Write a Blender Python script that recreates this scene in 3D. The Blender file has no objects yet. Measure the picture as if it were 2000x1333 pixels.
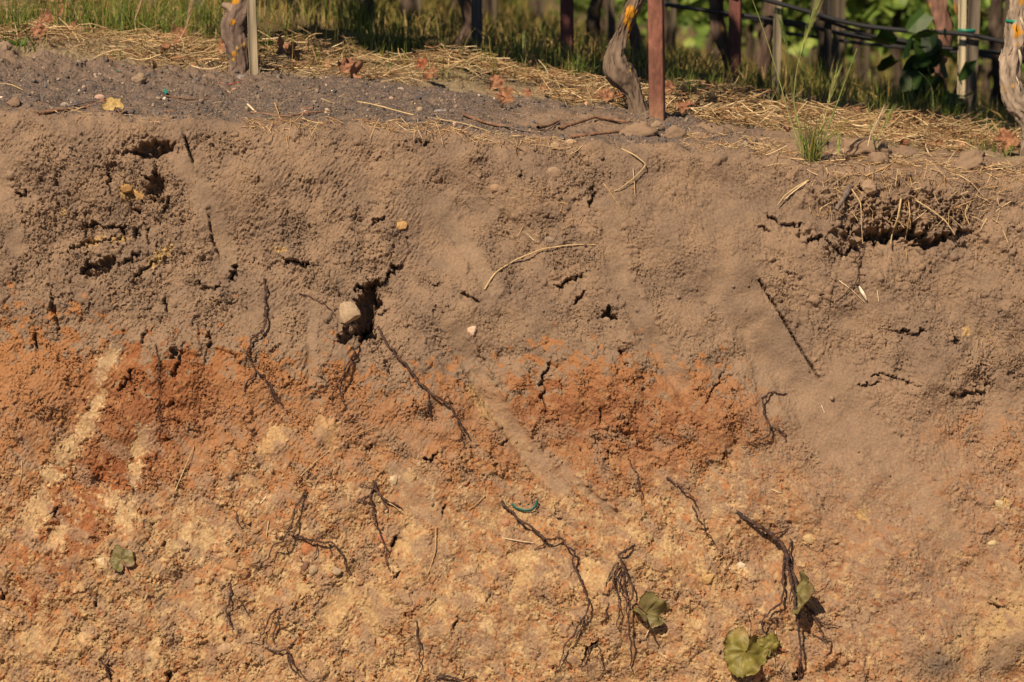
import bpy, math, random
import numpy as np
from mathutils import Vector, Matrix

# ------------------------------------------------------------------ camera, sky, sun
SC = bpy.context.scene
COL = SC.collection
F = 5890.0                      # focal length in photo pixels (photo is 2000 x 1333)
PITCH = math.radians(7.03)
CAM = np.array((0.0, -8.0, 0.41))
cam = bpy.data.cameras.new('camera'); camo = bpy.data.objects.new('camera', cam); COL.objects.link(camo)
camo.location = CAM; camo.rotation_euler = (math.pi/2 - PITCH, 0, 0)
cam.sensor_width = 36; cam.lens = F/2000*36; cam.clip_start = .1; cam.clip_end = 500
cam.dof.use_dof = True; cam.dof.focus_distance = 7.95; cam.dof.aperture_fstop = 5.0
SC.camera = camo
SUN_AZ, SUN_EL = math.radians(-27), math.radians(43)     # behind the camera, to its left
dirn = Vector((-math.sin(SUN_AZ)*math.cos(SUN_EL), math.cos(SUN_AZ)*math.cos(SUN_EL), -math.sin(SUN_EL)))
sl = bpy.data.lights.new('sun', 'SUN'); sl.energy = 5.0; sl.angle = math.radians(.5); sl.color = (1, .80, .56)
so = bpy.data.objects.new('sun', sl); COL.objects.link(so); so.rotation_euler = dirn.to_track_quat('-Z', 'Y').to_euler()
w = bpy.data.worlds.new('World'); SC.world = w; w.use_nodes = True
sky = w.node_tree.nodes.new('ShaderNodeTexSky'); sky.sky_type = 'NISHITA'; sky.sun_disc = False; sky.air_density = .6; sky.dust_density = .3; sky.altitude = 300
sky.sun_elevation = SUN_EL; sky.sun_rotation = math.pi - SUN_AZ
bg = w.node_tree.nodes['Background']; bg.inputs[1].default_value = .05
w.node_tree.links.new(sky.outputs[0], bg.inputs[0])
SC.view_settings.view_transform = 'Standard'; SC.view_settings.look = 'None'
SC.view_settings.exposure = 0.45; SC.view_settings.gamma = 1

rng = np.random.default_rng(7)
R = random.Random(5)
sp, cp = math.sin(PITCH), math.cos(PITCH)
def P(u, v, Y):                 # world point on the sight line of photo pixel (u, v) at world depth Y
    a = (u-1000)/F; b = -(v-666.5)/F
    d = np.array((a, cp+b*sp, -sp+b*cp))
    return CAM + d*((Y-CAM[1])/d[1])
def proj(p):
    q = np.asarray(p) - CAM
    dep = q[..., 1]*cp - q[..., 2]*sp
    up = q[..., 1]*sp + q[..., 2]*cp
    return 1000+F*q[..., 0]/dep, 666.5-F*up/dep
PXM = 8/F                        # metres per photo pixel at the bank

# ------------------------------------------------------------------ helpers
def tag(o, label=None, cat=None, group=None, kind=None):
    if label: o['label'] = label
    if cat: o['category'] = cat
    if group: o['group'] = group
    if kind: o['kind'] = kind
    return o
def mesh(name, verts, faces, mat, col=None, smooth=True, parent=None):
    verts = np.ascontiguousarray(verts, dtype=np.float32); faces = np.ascontiguousarray(faces, dtype=np.int32)
    me = bpy.data.meshes.new(name)
    nf, k = faces.shape
    me.vertices.add(len(verts)); me.vertices.foreach_set('co', verts.ravel())
    me.loops.add(nf*k); me.loops.foreach_set('vertex_index', faces.ravel())
    me.polygons.add(nf)
    me.polygons.foreach_set('loop_start', np.arange(0, nf*k, k, dtype=np.int32))
    me.polygons.foreach_set('use_smooth', np.full(nf, smooth))
    me.update(calc_edges=True)
    if col is not None:
        c = np.ones((len(verts), 4), np.float32); c[:, :3] = np.broadcast_to(col, (len(verts), 3))
        at = me.color_attributes.new('Col', 'FLOAT_COLOR', 'POINT'); at.data.foreach_set('color', c.ravel())
    me.materials.append(mat)
    o = bpy.data.objects.new(name, me); COL.objects.link(o)
    if parent is not None: o.parent = parent
    return o
def empty(name, loc):
    o = bpy.data.objects.new(name, None); COL.objects.link(o); o.location = loc; o.empty_display_size = .05
    return o
def rel(o, t):                   # put a mesh built in world coordinates under the thing t
    o.parent = t; o.location = -Vector(t.location)
    return o
def based(name, loc, label, cat, group=None):
    return tag(empty(name, Vector(loc)), label, cat, group)

def h3(i, j, k, seed):
    n = (i*374761393 + j*668265263 + k*2147483647 + seed*1274126177) & 0xffffffff
    n = ((n ^ (n >> 13)) * 1274126177) & 0xffffffff
    n = ((n ^ (n >> 16)) * 2246822519) & 0xffffffff
    return ((n ^ (n >> 15)) & 0xffff)/32767.5 - 1
def vn(p, freq, seed=0):         # value noise at arbitrary 3-D points
    q = np.asarray(p, float)*freq; i = np.floor(q).astype(np.int64); f = q-i; f = f*f*(3-2*f)
    r = 0
    for a in (0, 1):
        for b in (0, 1):
            for c in (0, 1):
                w_ = (f[..., 0] if a else 1-f[..., 0])*(f[..., 1] if b else 1-f[..., 1])*(f[..., 2] if c else 1-f[..., 2])
                r = r + w_*h3(i[..., 0]+a, i[..., 1]+b, i[..., 2]+c, seed)
    return r
def fbm(p, freq, oct=4, seed=0, gain=.5):
    r = 0; a = 1
    for o in range(oct):
        r = r + a*vn(p, freq*2**o, seed+o); a *= gain
    return r

def tubes(paths, radii, sides=5, flat=1.0, caps=False):
    """paths N x K x 3, radii N x K -> verts, quad faces. flat < 1 squashes the section into a blade."""
    paths = np.asarray(paths, float); radii = np.asarray(radii, float)
    N, K, _ = paths.shape
    t = np.gradient(paths, axis=1); t /= np.linalg.norm(t, axis=2, keepdims=True)+1e-9
    t0 = paths[:, -1]-paths[:, 0]; t0 /= np.linalg.norm(t0, axis=1, keepdims=True)+1e-9
    ref = np.where(np.abs(t0[:, 2:3]) > .8, np.array([[1., .2, 0]]), np.array([[.1, .2, 1.]]))
    if flat < 1:
        ph = rng.uniform(0, 2*np.pi, (N, 1)); ref = np.concatenate((np.cos(ph), np.sin(ph), rng.normal(0, .5, (N, 1))), 1)
    a = np.cross(t, ref[:, None, :]); a /= np.linalg.norm(a, axis=2, keepdims=True)+1e-9
    b = np.cross(t, a)
    th = np.arange(sides)*2*np.pi/sides
    c = (paths[:, :, None, :] + radii[:, :, None, None]*(np.cos(th)[None, None, :, None]*a[:, :, None, :] + flat*np.sin(th)[None, None, :, None]*b[:, :, None, :]))
    V = c.reshape(-1, 3)
    n = np.arange(N)[:, None, None]*K*sides; k = np.arange(K-1)[None, :, None]*sides; s = np.arange(sides)[None, None, :]
    s2 = (s+1) % sides
    Fq = np.stack((n+k+s, n+k+s2, n+k+sides+s2, n+k+sides+s), -1).reshape(-1, 4)
    return V, Fq
def join(parts):                 # list of (verts, faces[, colors])
    V, Fc, C, o = [], [], [], 0
    for p in parts:
        V.append(p[0]); Fc.append(p[1]+o); o += len(p[0])
        if len(p) > 2: C.append(np.broadcast_to(p[2], (len(p[0]), 3)))
    return np.concatenate(V), np.concatenate(Fc), (np.concatenate(C) if C else None)
def resample(pts, n):
    pts = np.asarray(pts, float); d = np.r_[0, np.cumsum(np.linalg.norm(np.diff(pts[:, :3], axis=0), axis=1))]
    t = np.linspace(0, d[-1], n)
    out = np.stack([np.interp(t, d, pts[:, i]) for i in range(pts.shape[1])], 1)
    if n > 8:
        k = max(1, n//(len(pts)*3)); ker = np.ones(2*k+1)/(2*k+1)
        pad = np.pad(out, ((k, k), (0, 0)), 'edge'); sm = np.stack([np.convolve(pad[:, i], ker, 'valid') for i in range(out.shape[1])], 1)
        sm[0], sm[-1] = out[0], out[-1]; out = sm
    return out

# icosphere template
import bmesh
def ico(sub):
    bm = bmesh.new(); bmesh.ops.create_icosphere(bm, subdivisions=sub, radius=1)
    v = np.array([x.co[:] for x in bm.verts]); f = np.array([[q.index for q in fc.verts] for fc in bm.faces]); bm.free()
    return v, f
ICO = {s: ico(s) for s in (1, 2, 3, 4)}
def rock_shape(sub, seed, rough=.25, angular=.5):
    v, f = ICO[sub]; v = v.copy()
    r = np.random.default_rng(seed)
    if angular > 0:              # cut by random planes: broken faces
        for _ in range(int(10+8*angular)):
            n = r.normal(size=3); n /= np.linalg.norm(n); d = r.uniform(.55, .95)
            s = v@n; m = s > d; v[m] -= ((s[m]-d)*angular)[:, None]*n
    v *= (1+rough*fbm(v+seed, 1.3, 3, seed))[:, None]
    return v, f
def rotm(n):
    q = rng.normal(size=(n, 4)); q /= np.linalg.norm(q, axis=1, keepdims=True); w_, x, y, z = q.T
    return np.stack((np.stack((1-2*(y*y+z*z), 2*(x*y-z*w_), 2*(x*z+y*w_)), -1), np.stack((2*(x*y+z*w_), 1-2*(x*x+z*z), 2*(y*z-x*w_)), -1), np.stack((2*(x*z-y*w_), 2*(y*z+x*w_), 1-2*(x*x+y*y)), -1)), 1)
def rock_cloud(pos, size, cols, sub=1, variants=8, rough=.2, ang=.6):
    parts = []
    for k in range(variants):
        ix = np.arange(k, len(pos), variants)
        if not len(ix): continue
        v, f = rock_shape(sub, 100+k, rough, ang)
        sc_ = size[ix][:, None]*rng.uniform(.65, 1.15, (len(ix), 3))
        vv = np.einsum('nij,nvj->nvi', rotm(len(ix)), v[None]*sc_[:, None, :]) + pos[ix][:, None, :]
        ff = f[None]+np.arange(len(ix))[:, None, None]*len(v)
        parts.append((vv.reshape(-1, 3), ff.reshape(-1, 3), np.repeat(cols[ix], len(v), 0)))
    return join(parts)

# ------------------------------------------------------------------ materials
def material(name, rough=.9, spec=.15, noise=(60, .25), bump=(200, .3, .002), base=None, sheen=0, transl=0, fibre=None, coat=0):
    m = bpy.data.materials.new(name); m.use_nodes = True; nt = m.node_tree; N, L = nt.nodes, nt.links
    b = N['Principled BSDF']; b.inputs['Roughness'].default_value = rough; b.inputs['Specular IOR Level'].default_value = spec
    if base is None:
        c = N.new('ShaderNodeVertexColor'); c.layer_name = 'Col'; csock = c.outputs[0]
    else:
        c = N.new('ShaderNodeRGB'); c.outputs[0].default_value = (*base, 1); csock = c.outputs[0]
    tc = N.new('ShaderNodeNewGeometry'); vec = tc.outputs['Position']
    if fibre:
        mp = N.new('ShaderNodeMapping'); mp.inputs['Scale'].default_value = fibre; L.new(vec, mp.inputs[0]); vec = mp.outputs[0]
    n = N.new('ShaderNodeTexNoise'); n.inputs['Scale'].default_value = noise[0]; n.inputs['Detail'].default_value = 6; L.new(vec, n.inputs['Vector'])
    mr = N.new('ShaderNodeMapRange'); mr.inputs[1].default_value = .3; mr.inputs[2].default_value = .7
    mr.inputs[3].default_value = 1-noise[1]; mr.inputs[4].default_value = 1+noise[1]; L.new(n.outputs[0], mr.inputs[0])
    mx = N.new('ShaderNodeVectorMath'); mx.operation = 'SCALE'; L.new(csock, mx.inputs[0]); L.new(mr.outputs[0], mx.inputs['Scale'])
    L.new(mx.outputs[0], b.inputs['Base Color'])
    n2 = N.new('ShaderNodeTexNoise'); n2.inputs['Scale'].default_value = bump[0]; n2.inputs['Detail'].default_value = 5; L.new(vec, n2.inputs['Vector'])
    bp = N.new('ShaderNodeBump'); bp.inputs['Strength'].default_value = bump[1]; bp.inputs['Distance'].default_value = bump[2]
    L.new(n2.outputs[0], bp.inputs['Height']); L.new(bp.outputs[0], b.inputs['Normal'])
    if transl:
        t = N.new('ShaderNodeBsdfTranslucent'); L.new(mx.outputs[0], t.inputs[0]); ms = N.new('ShaderNodeMixShader'); ms.inputs[0].default_value = transl
        L.new(b.outputs[0], ms.inputs[1]); L.new(t.outputs[0], ms.inputs[2]); L.new(ms.outputs[0], N['Material Output'].inputs[0])
    return m
M_soil = material('soil', .97, .05, (420, .14), (420, .45, .003))
M_rock = material('stone', .85, .2, (150, .2), (300, .3, .002))
M_straw = material('straw', .75, .25, (90, .25), (600, .2, .0008))
M_grass = material('grass_blade', .55, .3, (40, .2), (500, .1, .0005), transl=.25)
M_leaf = material('vine_leaf', .5, .35, (50, .25), (250, .4, .001), transl=.3)
M_dry = material('dry_leaf', .8, .2, (120, .3), (300, .4, .0015), transl=.15)
M_root = material('root_bark', .9, .15, (300, .35), (700, .6, .0015))
M_bark = material('vine_bark', .95, .1, (60, .35), (90, .8, .006), fibre=(1, 1, .18))
M_wood = material('weathered_wood', .85, .15, (140, .3), (220, .5, .002), fibre=(1, 1, .06))
M_rust = material('rusty_steel', .75, .3, (90, .35), (400, .5, .0012), fibre=(1, 1, .5))
M_hose = material('black_hose', .45, .4, (40, .1), (200, .05, .001))
M_plastic = material('green_plastic', .4, .5, (80, .15), (200, .2, .001))
M_ground = material('field_soil', .97, .05, (30, .3), (120, .6, .01))

# ------------------------------------------------------------------ terrain control lines
def zline(us, vs, Y):            # height over X of the ground line seen at (us, vs), standing at depth Y
    pts = np.array([P(u, v, y) for u, v, y in zip(us, vs, np.broadcast_to(Y, len(us)))])
    return pts[:, 0], pts[:, 2]
EU = [-600, 0, 250, 500, 700, 850, 1000, 1150, 1300, 1450, 1600, 1750, 1900, 2000, 2600]
EV_ = [215, 222, 232, 245, 245, 255, 275, 282, 288, 300, 322, 335, 345, 352, 400]
eX, eZ = zline(EU, EV_, 0.0)
BU = [-600, 0, 460, 700, 900, 1200, 1500, 1700, 2000, 2600]
BV = [95, 105, 143, 155, 182, 213, 255, 282, 318, 380]
BY = [.9, .9, .88, .85, .78, .62, .5, .42, .35, .3]
bX, bZ = zline(BU, BV, BY)
r2X, r2Z = zline([-300, 0, 450, 910, 1435, 1890, 2200], [-60, -30, 25, 85, 160, 228, 275], 2.8)
def sm(t): t = np.clip(t, 0, 1); return t*t*(3-2*t)
def G(X, Y):
    X = np.asarray(X, float); Y = np.asarray(Y, float)
    e = np.interp(X, eX, eZ); b = np.interp(X, bX, bZ); yb = np.interp(X, bX, BY); r = np.interp(X, r2X, r2Z)
    k = np.interp(X, [-3, 0, 1, 3], [.0, .008, .028, .035])
    z1 = e+(b-e)*np.clip(Y/yb, 0, 1)
    z2 = b+(r-b)*np.clip((Y-yb)/(2.8-yb), 0, 1)
    z3 = r-k*np.clip(Y-2.8, 0, 16)
    return np.where(Y < yb, z1, np.where(Y < 2.8, z2, z3))
TILT = math.tan(math.radians(13))

# ------------------------------------------------------------------ the bank: wall + shoulder in one fine sheet
DX = .0022
NC = 1580
ZB = -1.62
jw = int(1.72/DX)                # rows down the wall
js = int(1.55/DX)                # rows over the shoulder
NR = jw+js
Xc = (np.arange(NC)-NC/2)*DX
S = (np.arange(NR)-jw)*DX        # arc length: < 0 wall, > 0 shoulder
XX, SSg = np.meshgrid(Xc, S)     # rows x cols
e = np.interp(Xc, eX, eZ)[None, :]
wallY = SSg*math.sin(math.atan(TILT)); wallZ = e+SSg*math.cos(math.atan(TILT))
BYs = np.where(SSg < 0, wallY, SSg); BZs = np.where(SSg < 0, wallZ, G(XX, np.clip(SSg, 0, None)))
def gsm(a, k):                   # box-blur twice along the rows
    for _ in range(2):
        c = np.cumsum(np.pad(a, ((k+1, k), (0, 0)), 'edge'), 0); a = (c[2*k+1:]-c[:-2*k-1])/(2*k+1)
    return a
BYs = gsm(BYs, 11); BZs = gsm(BZs, 11)
ty = np.gradient(BYs, axis=0); tz = np.gradient(BZs, axis=0); tl = np.hypot(ty, tz); ny, nz = -tz/tl, ty/tl
PU, PV = proj(np.stack((XX, BYs, BZs), -1))
mmX, mmS = XX*1000, SSg*1000

fx = np.fft.fftfreq(NC, DX*1000)[None, :]; fy = np.fft.fftfreq(NR, DX*1000)[:, None]
def spec(lo, hi, beta, seed, ang=0, stretch=1):
    r = np.random.default_rng(seed); a = math.radians(ang)
    gx = (fx*math.cos(a)+fy*math.sin(a))*stretch; gy = -fx*math.sin(a)+fy*math.cos(a)
    k = np.hypot(gx, gy)+1e-9
    A = k**(-beta/2)*np.exp(-(1/(k*hi))**4)*np.exp(-(k*lo)**4)
    z = np.fft.ifft2(np.fft.fft2(r.normal(size=(NR, NC)))*A).real
    return z/z.std()
W1x, W1y = spec(20, 200, 2.6, 1), spec(20, 200, 2.6, 2)
W2x, W2y = spec(5, 30, 2.4, 3), spec(5, 30, 2.4, 4)
def facet(cell, seed, warp1=6, warp2=1.5, ang=0, stretch=1):
    """cellular field: every cell a tilted broken face. Returns tilt height, random id, F2-F1"""
    a = math.radians(ang); x = mmX+warp1*W1x+warp2*W2x; y = mmS+warp1*W1y+warp2*W2y
    gx = (x*math.cos(a)+y*math.sin(a))/cell/stretch; gy = (-x*math.sin(a)+y*math.cos(a))/cell
    gx = gx.astype(np.float32); gy = gy.astype(np.float32)
    ix, iy = np.floor(gx).astype(np.int64), np.floor(gy).astype(np.int64)
    f1 = np.full(gx.shape, 9, np.float32); f2 = f1.copy(); hh = np.zeros_like(f1); cid = np.zeros_like(f1)
    for dj in (-1, 0, 1):
        for di in (-1, 0, 1):
            cx, cy = ix+di, iy+dj
            px = cx+.5+.48*h3(cx, cy, 0, seed); py = cy+.5+.48*h3(cx, cy, 1, seed)
            dx, dy = gx-px, gy-py; d = (dx*dx+dy*dy).astype(np.float32)
            m = d < f1
            f2 = np.where(m, f1, np.minimum(f2, d)); f1 = np.where(m, d, f1)
            hh = np.where(m, .8*h3(cx, cy, 2, seed)*dx+.8*h3(cx, cy, 3, seed)*dy+.55*h3(cx, cy, 4, seed), hh)
            cid = np.where(m, h3(cx, cy, 5, seed)*.5+.5, cid)
    return hh, cid, np.sqrt(f2)-np.sqrt(f1)

# --- masks in photo pixels
def blob(x, y, rx, ry, ang=0):
    a = math.radians(ang); dx, dy = PU-x, PV-y
    return np.exp(-(((dx*math.cos(a)+dy*math.sin(a))/rx)**2+((-dx*math.sin(a)+dy*math.cos(a))/ry)**2))
W3x, W3y = spec(14, 60, 2.2, 5), spec(14, 60, 2.2, 6)
def stroke(pts, wd, warp=0.0):   # distance / width field of a polyline, plus the side (signed)
    qx, qy = PU+warp*(W3x*2.6+W2x*.9+W1x*.8), PV+warp*(W3y*2.6+W2y*.9+W1y*.8)
    best = np.full(PU.shape, 1e9); side = np.zeros(PU.shape); along = np.zeros(PU.shape); acc = 0
    x0, y0 = np.min(pts, 0)-wd*4-30; x1, y1 = np.max(pts, 0)+wd*4+30
    sel = np.where((PU > x0) & (PU < x1) & (PV > y0) & (PV < y1))
    if not len(sel[0]): return best, side, along
    X, Yy = qx[sel], qy[sel]; b = best[sel]; sd = side[sel]; al = along[sel]
    for (ax, ay), (bx, by) in zip(pts[:-1], pts[1:]):
        L_ = math.hypot(bx-ax, by-ay)+1e-6; ux, uy = (bx-ax)/L_, (by-ay)/L_
        t = np.clip((X-ax)*ux+(Yy-ay)*uy, 0, L_); ex, ey = X-ax-t*ux, Yy-ay-t*uy
        d = np.hypot(ex, ey); m = d < b
        b = np.where(m, d, b); sd = np.where(m, ux*(Yy-ay)-uy*(X-ax), sd); al = np.where(m, acc+t, al); acc += L_
    best[sel] = b; side[sel] = sd; along[sel] = al
    return best, side, along
wallm = sm(-SSg/.03+.2)          # 1 on the wall
shm = 1-wallm
smooth = np.zeros(PU.shape)      # 1 = scraped or dusty, 0 = crumbly
for b in [(1400, 430, 190, 130, 0, .75), (1380, 620, 170, 130, 0, .35), (1730, 950, 190, 190, 0, .85), (1650, 760, 120, 140, 60, .6), (1850, 1160, 180, 140, 0, .6), (1800, 580, 260, 100, 0, .35), (1050, 640, 150, 60, 0, .6),
          (850, 450, 60, 150, -35, .7), (700, 330, 160, 60, 0, .45), (820, 330, 80, 60, 0, .4), (1000, 400, 150, 110, 0, .25), (450, 400, 50, 110, -15, .6), (560, 330, 90, 60, 0, .4), (900, 1010, 150, 60, 30, .5), (950, 1230, 120, 70, 0, .5), (1090, 1100, 70, 40, 0, .7),
          (1400, 970, 110, 40, 0, .6), (1490, 900, 50, 40, 0, .8), (1140, 950, 160, 40, 40, .5), (360, 990, 60, 50, 0, .4), (830, 1090, 60, 50, 0, .6), (310, 1180, 90, 40, 0, .4), (250, 620, 120, 60, 0, .2), (60, 520, 60, 60, 0, .1), (100, 260, 200, 25, 0, .4)]:
    smooth = np.maximum(smooth, b[5]*blob(*b[:5]))
lower = sm((PV-960-25*W1x)/170)*wallm      # chippy parent rock at the foot
rough = np.clip(1-smooth, .12, 1)
rough = rough+.12*sm((PV-680)/60)*blob(1200, 840, 420, 110)+.12*blob(200, 900, 220, 260); rough *= 1+.18*blob(230, 430, 260, 190)

# --- relief in mm
H = 11*spec(150, 900, 3, 11)*sm(-SSg/.16)
H += 3.4*spec(40, 200, 2.6, 12)*(.35+.65*rough)
fA, iA, eA = facet(52, 21, 12, 3); fB, iB, eB = facet(23, 22, 7, 2.5); fC, iC, eC = facet(10.5, 23, 4, 2); fD, iD, eD = facet(5.2, 24, 2, 1)
fE, iE, eE = facet(30, 25, 8, 2, 62, 2.4)
amp = rough**1.4
calm = sm(.72*spec(50, 300, 2.6, 91)+.15*spec(14, 60, 2.2, 92)+.1); rough = rough*(1-.55*calm*(1-.6*blob(230, 430, 260, 190))); amp = rough**1.35
gate = sm(spec(60, 260, 2.5, 13)*.5+.55)   # facets come and go
H += wallm*amp*(9.5*fA*(1-.4*lower)*gate + 5.2*fB*(.35+.65*gate) + .95*fC + .4*fD)
STL = spec(7, 70, 2.1, 81, -32, .28); STR_ = spec(7, 70, 2.1, 82, 38, .28); mixr = sm((PU-650)/500)
H += wallm*(1.5*(STL*(1-mixr)+STR_*mixr))*(.5+.5*sm(n_g if False else spec(80, 300, 2.5, 83)*.8+.5))
H += wallm*lower*amp*(6*fE+1.2*fC)
H -= wallm*amp*gate*(4.0*np.exp(-(eA/.055)**2)+2.0*np.exp(-(eB/.08)**2)*(iB > .35))
rg = 1-np.abs(spec(10, 70, 2.2, 14)); H += wallm*amp*1.1*rg
H += (.62*spec(4.4, 13, 1.3, 15)+.55*spec(10, 30, 1.6, 16))*(.17+.26*rough)
# pits: soil torn out where a band of noise runs deep
tear = spec(12, 120, 2.3, 17, 25, .6)
tz_ = np.clip(1.25*blob(230, 420, 250, 170)+.7*blob(150, 540, 260, 90)+.35*blob(330, 760, 260, 130)+.35*blob(1150, 450, 100, 110)+.45*blob(1830, 470, 260, 60)+.4*blob(1250, 820, 260, 90)+.3*blob(1700, 720, 240, 40)+.35*blob(130, 1150, 200, 150)+.28*blob(700, 1150, 500, 160)+.4*blob(1080, 620, 90, 60)*0+.22, 0, 1.3)
H -= wallm*amp*11*sm((tear-2.6+.8*tz_)/.3)
# random short cracks that follow their own heading
cr = np.abs(spec(14, 90, 2.3, 18)); crg = sm(spec(30, 160, 2.4, 19)-.55+.4*tz_)
H -= wallm*(.4+.6*amp)*6.5*np.exp(-(cr/.04)**2)*crg

# broken ledges: crisp little cliffs that follow the level lines of a noise field
def ledges(n, k, st, sharp=.10):
    q = n*k; f = q-np.floor(q)
    return st*(np.floor(q)+sm((f-.5)/sharp+.5)-q)
nA = spec(12, 240, 2.5, 71, 30, .7)+.35*(iB-.5); nB = spec(7, 90, 2.3, 72, 10, .8)+.25*(iC-.5); nC = spec(12, 200, 2.5, 73, 62, .5)+.3*(iB-.5)
gA = sm(spec(50, 260, 2.5, 74)*.6+.35+.5*blob(230, 430, 260, 190)); gB = sm(spec(30, 160, 2.5, 75)*.6+.35)
H += wallm*(.25+.75*amp)*(ledges(nA, 1.5, 9.5, .06)*gA*(1-lower)+ledges(nB, 1.1, 6.2, .07)*gB+ledges(nC, 1.4, 7, .06)*lower*gA)
# shoulder: gravel and clods
back = sm((SSg-.45)/.3)*sm((620-PU)/200)
H += shm*(4*spec(60, 260, 2.6, 31)+.8*spec(5,20,1.8,33)+1.2*fC+1.0*fD) + shm*back*(4*spec(30,120,2.4,32)+3*fB+3*fC)
lump = np.clip(blob(1245, 262, 50, 26)+.9*blob(1310, 268, 22, 18)+.9*blob(1690, 318, 40, 30)+.8*blob(1880, 325, 45, 22, -20), 0, 1)*0
H += lump*28

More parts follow.
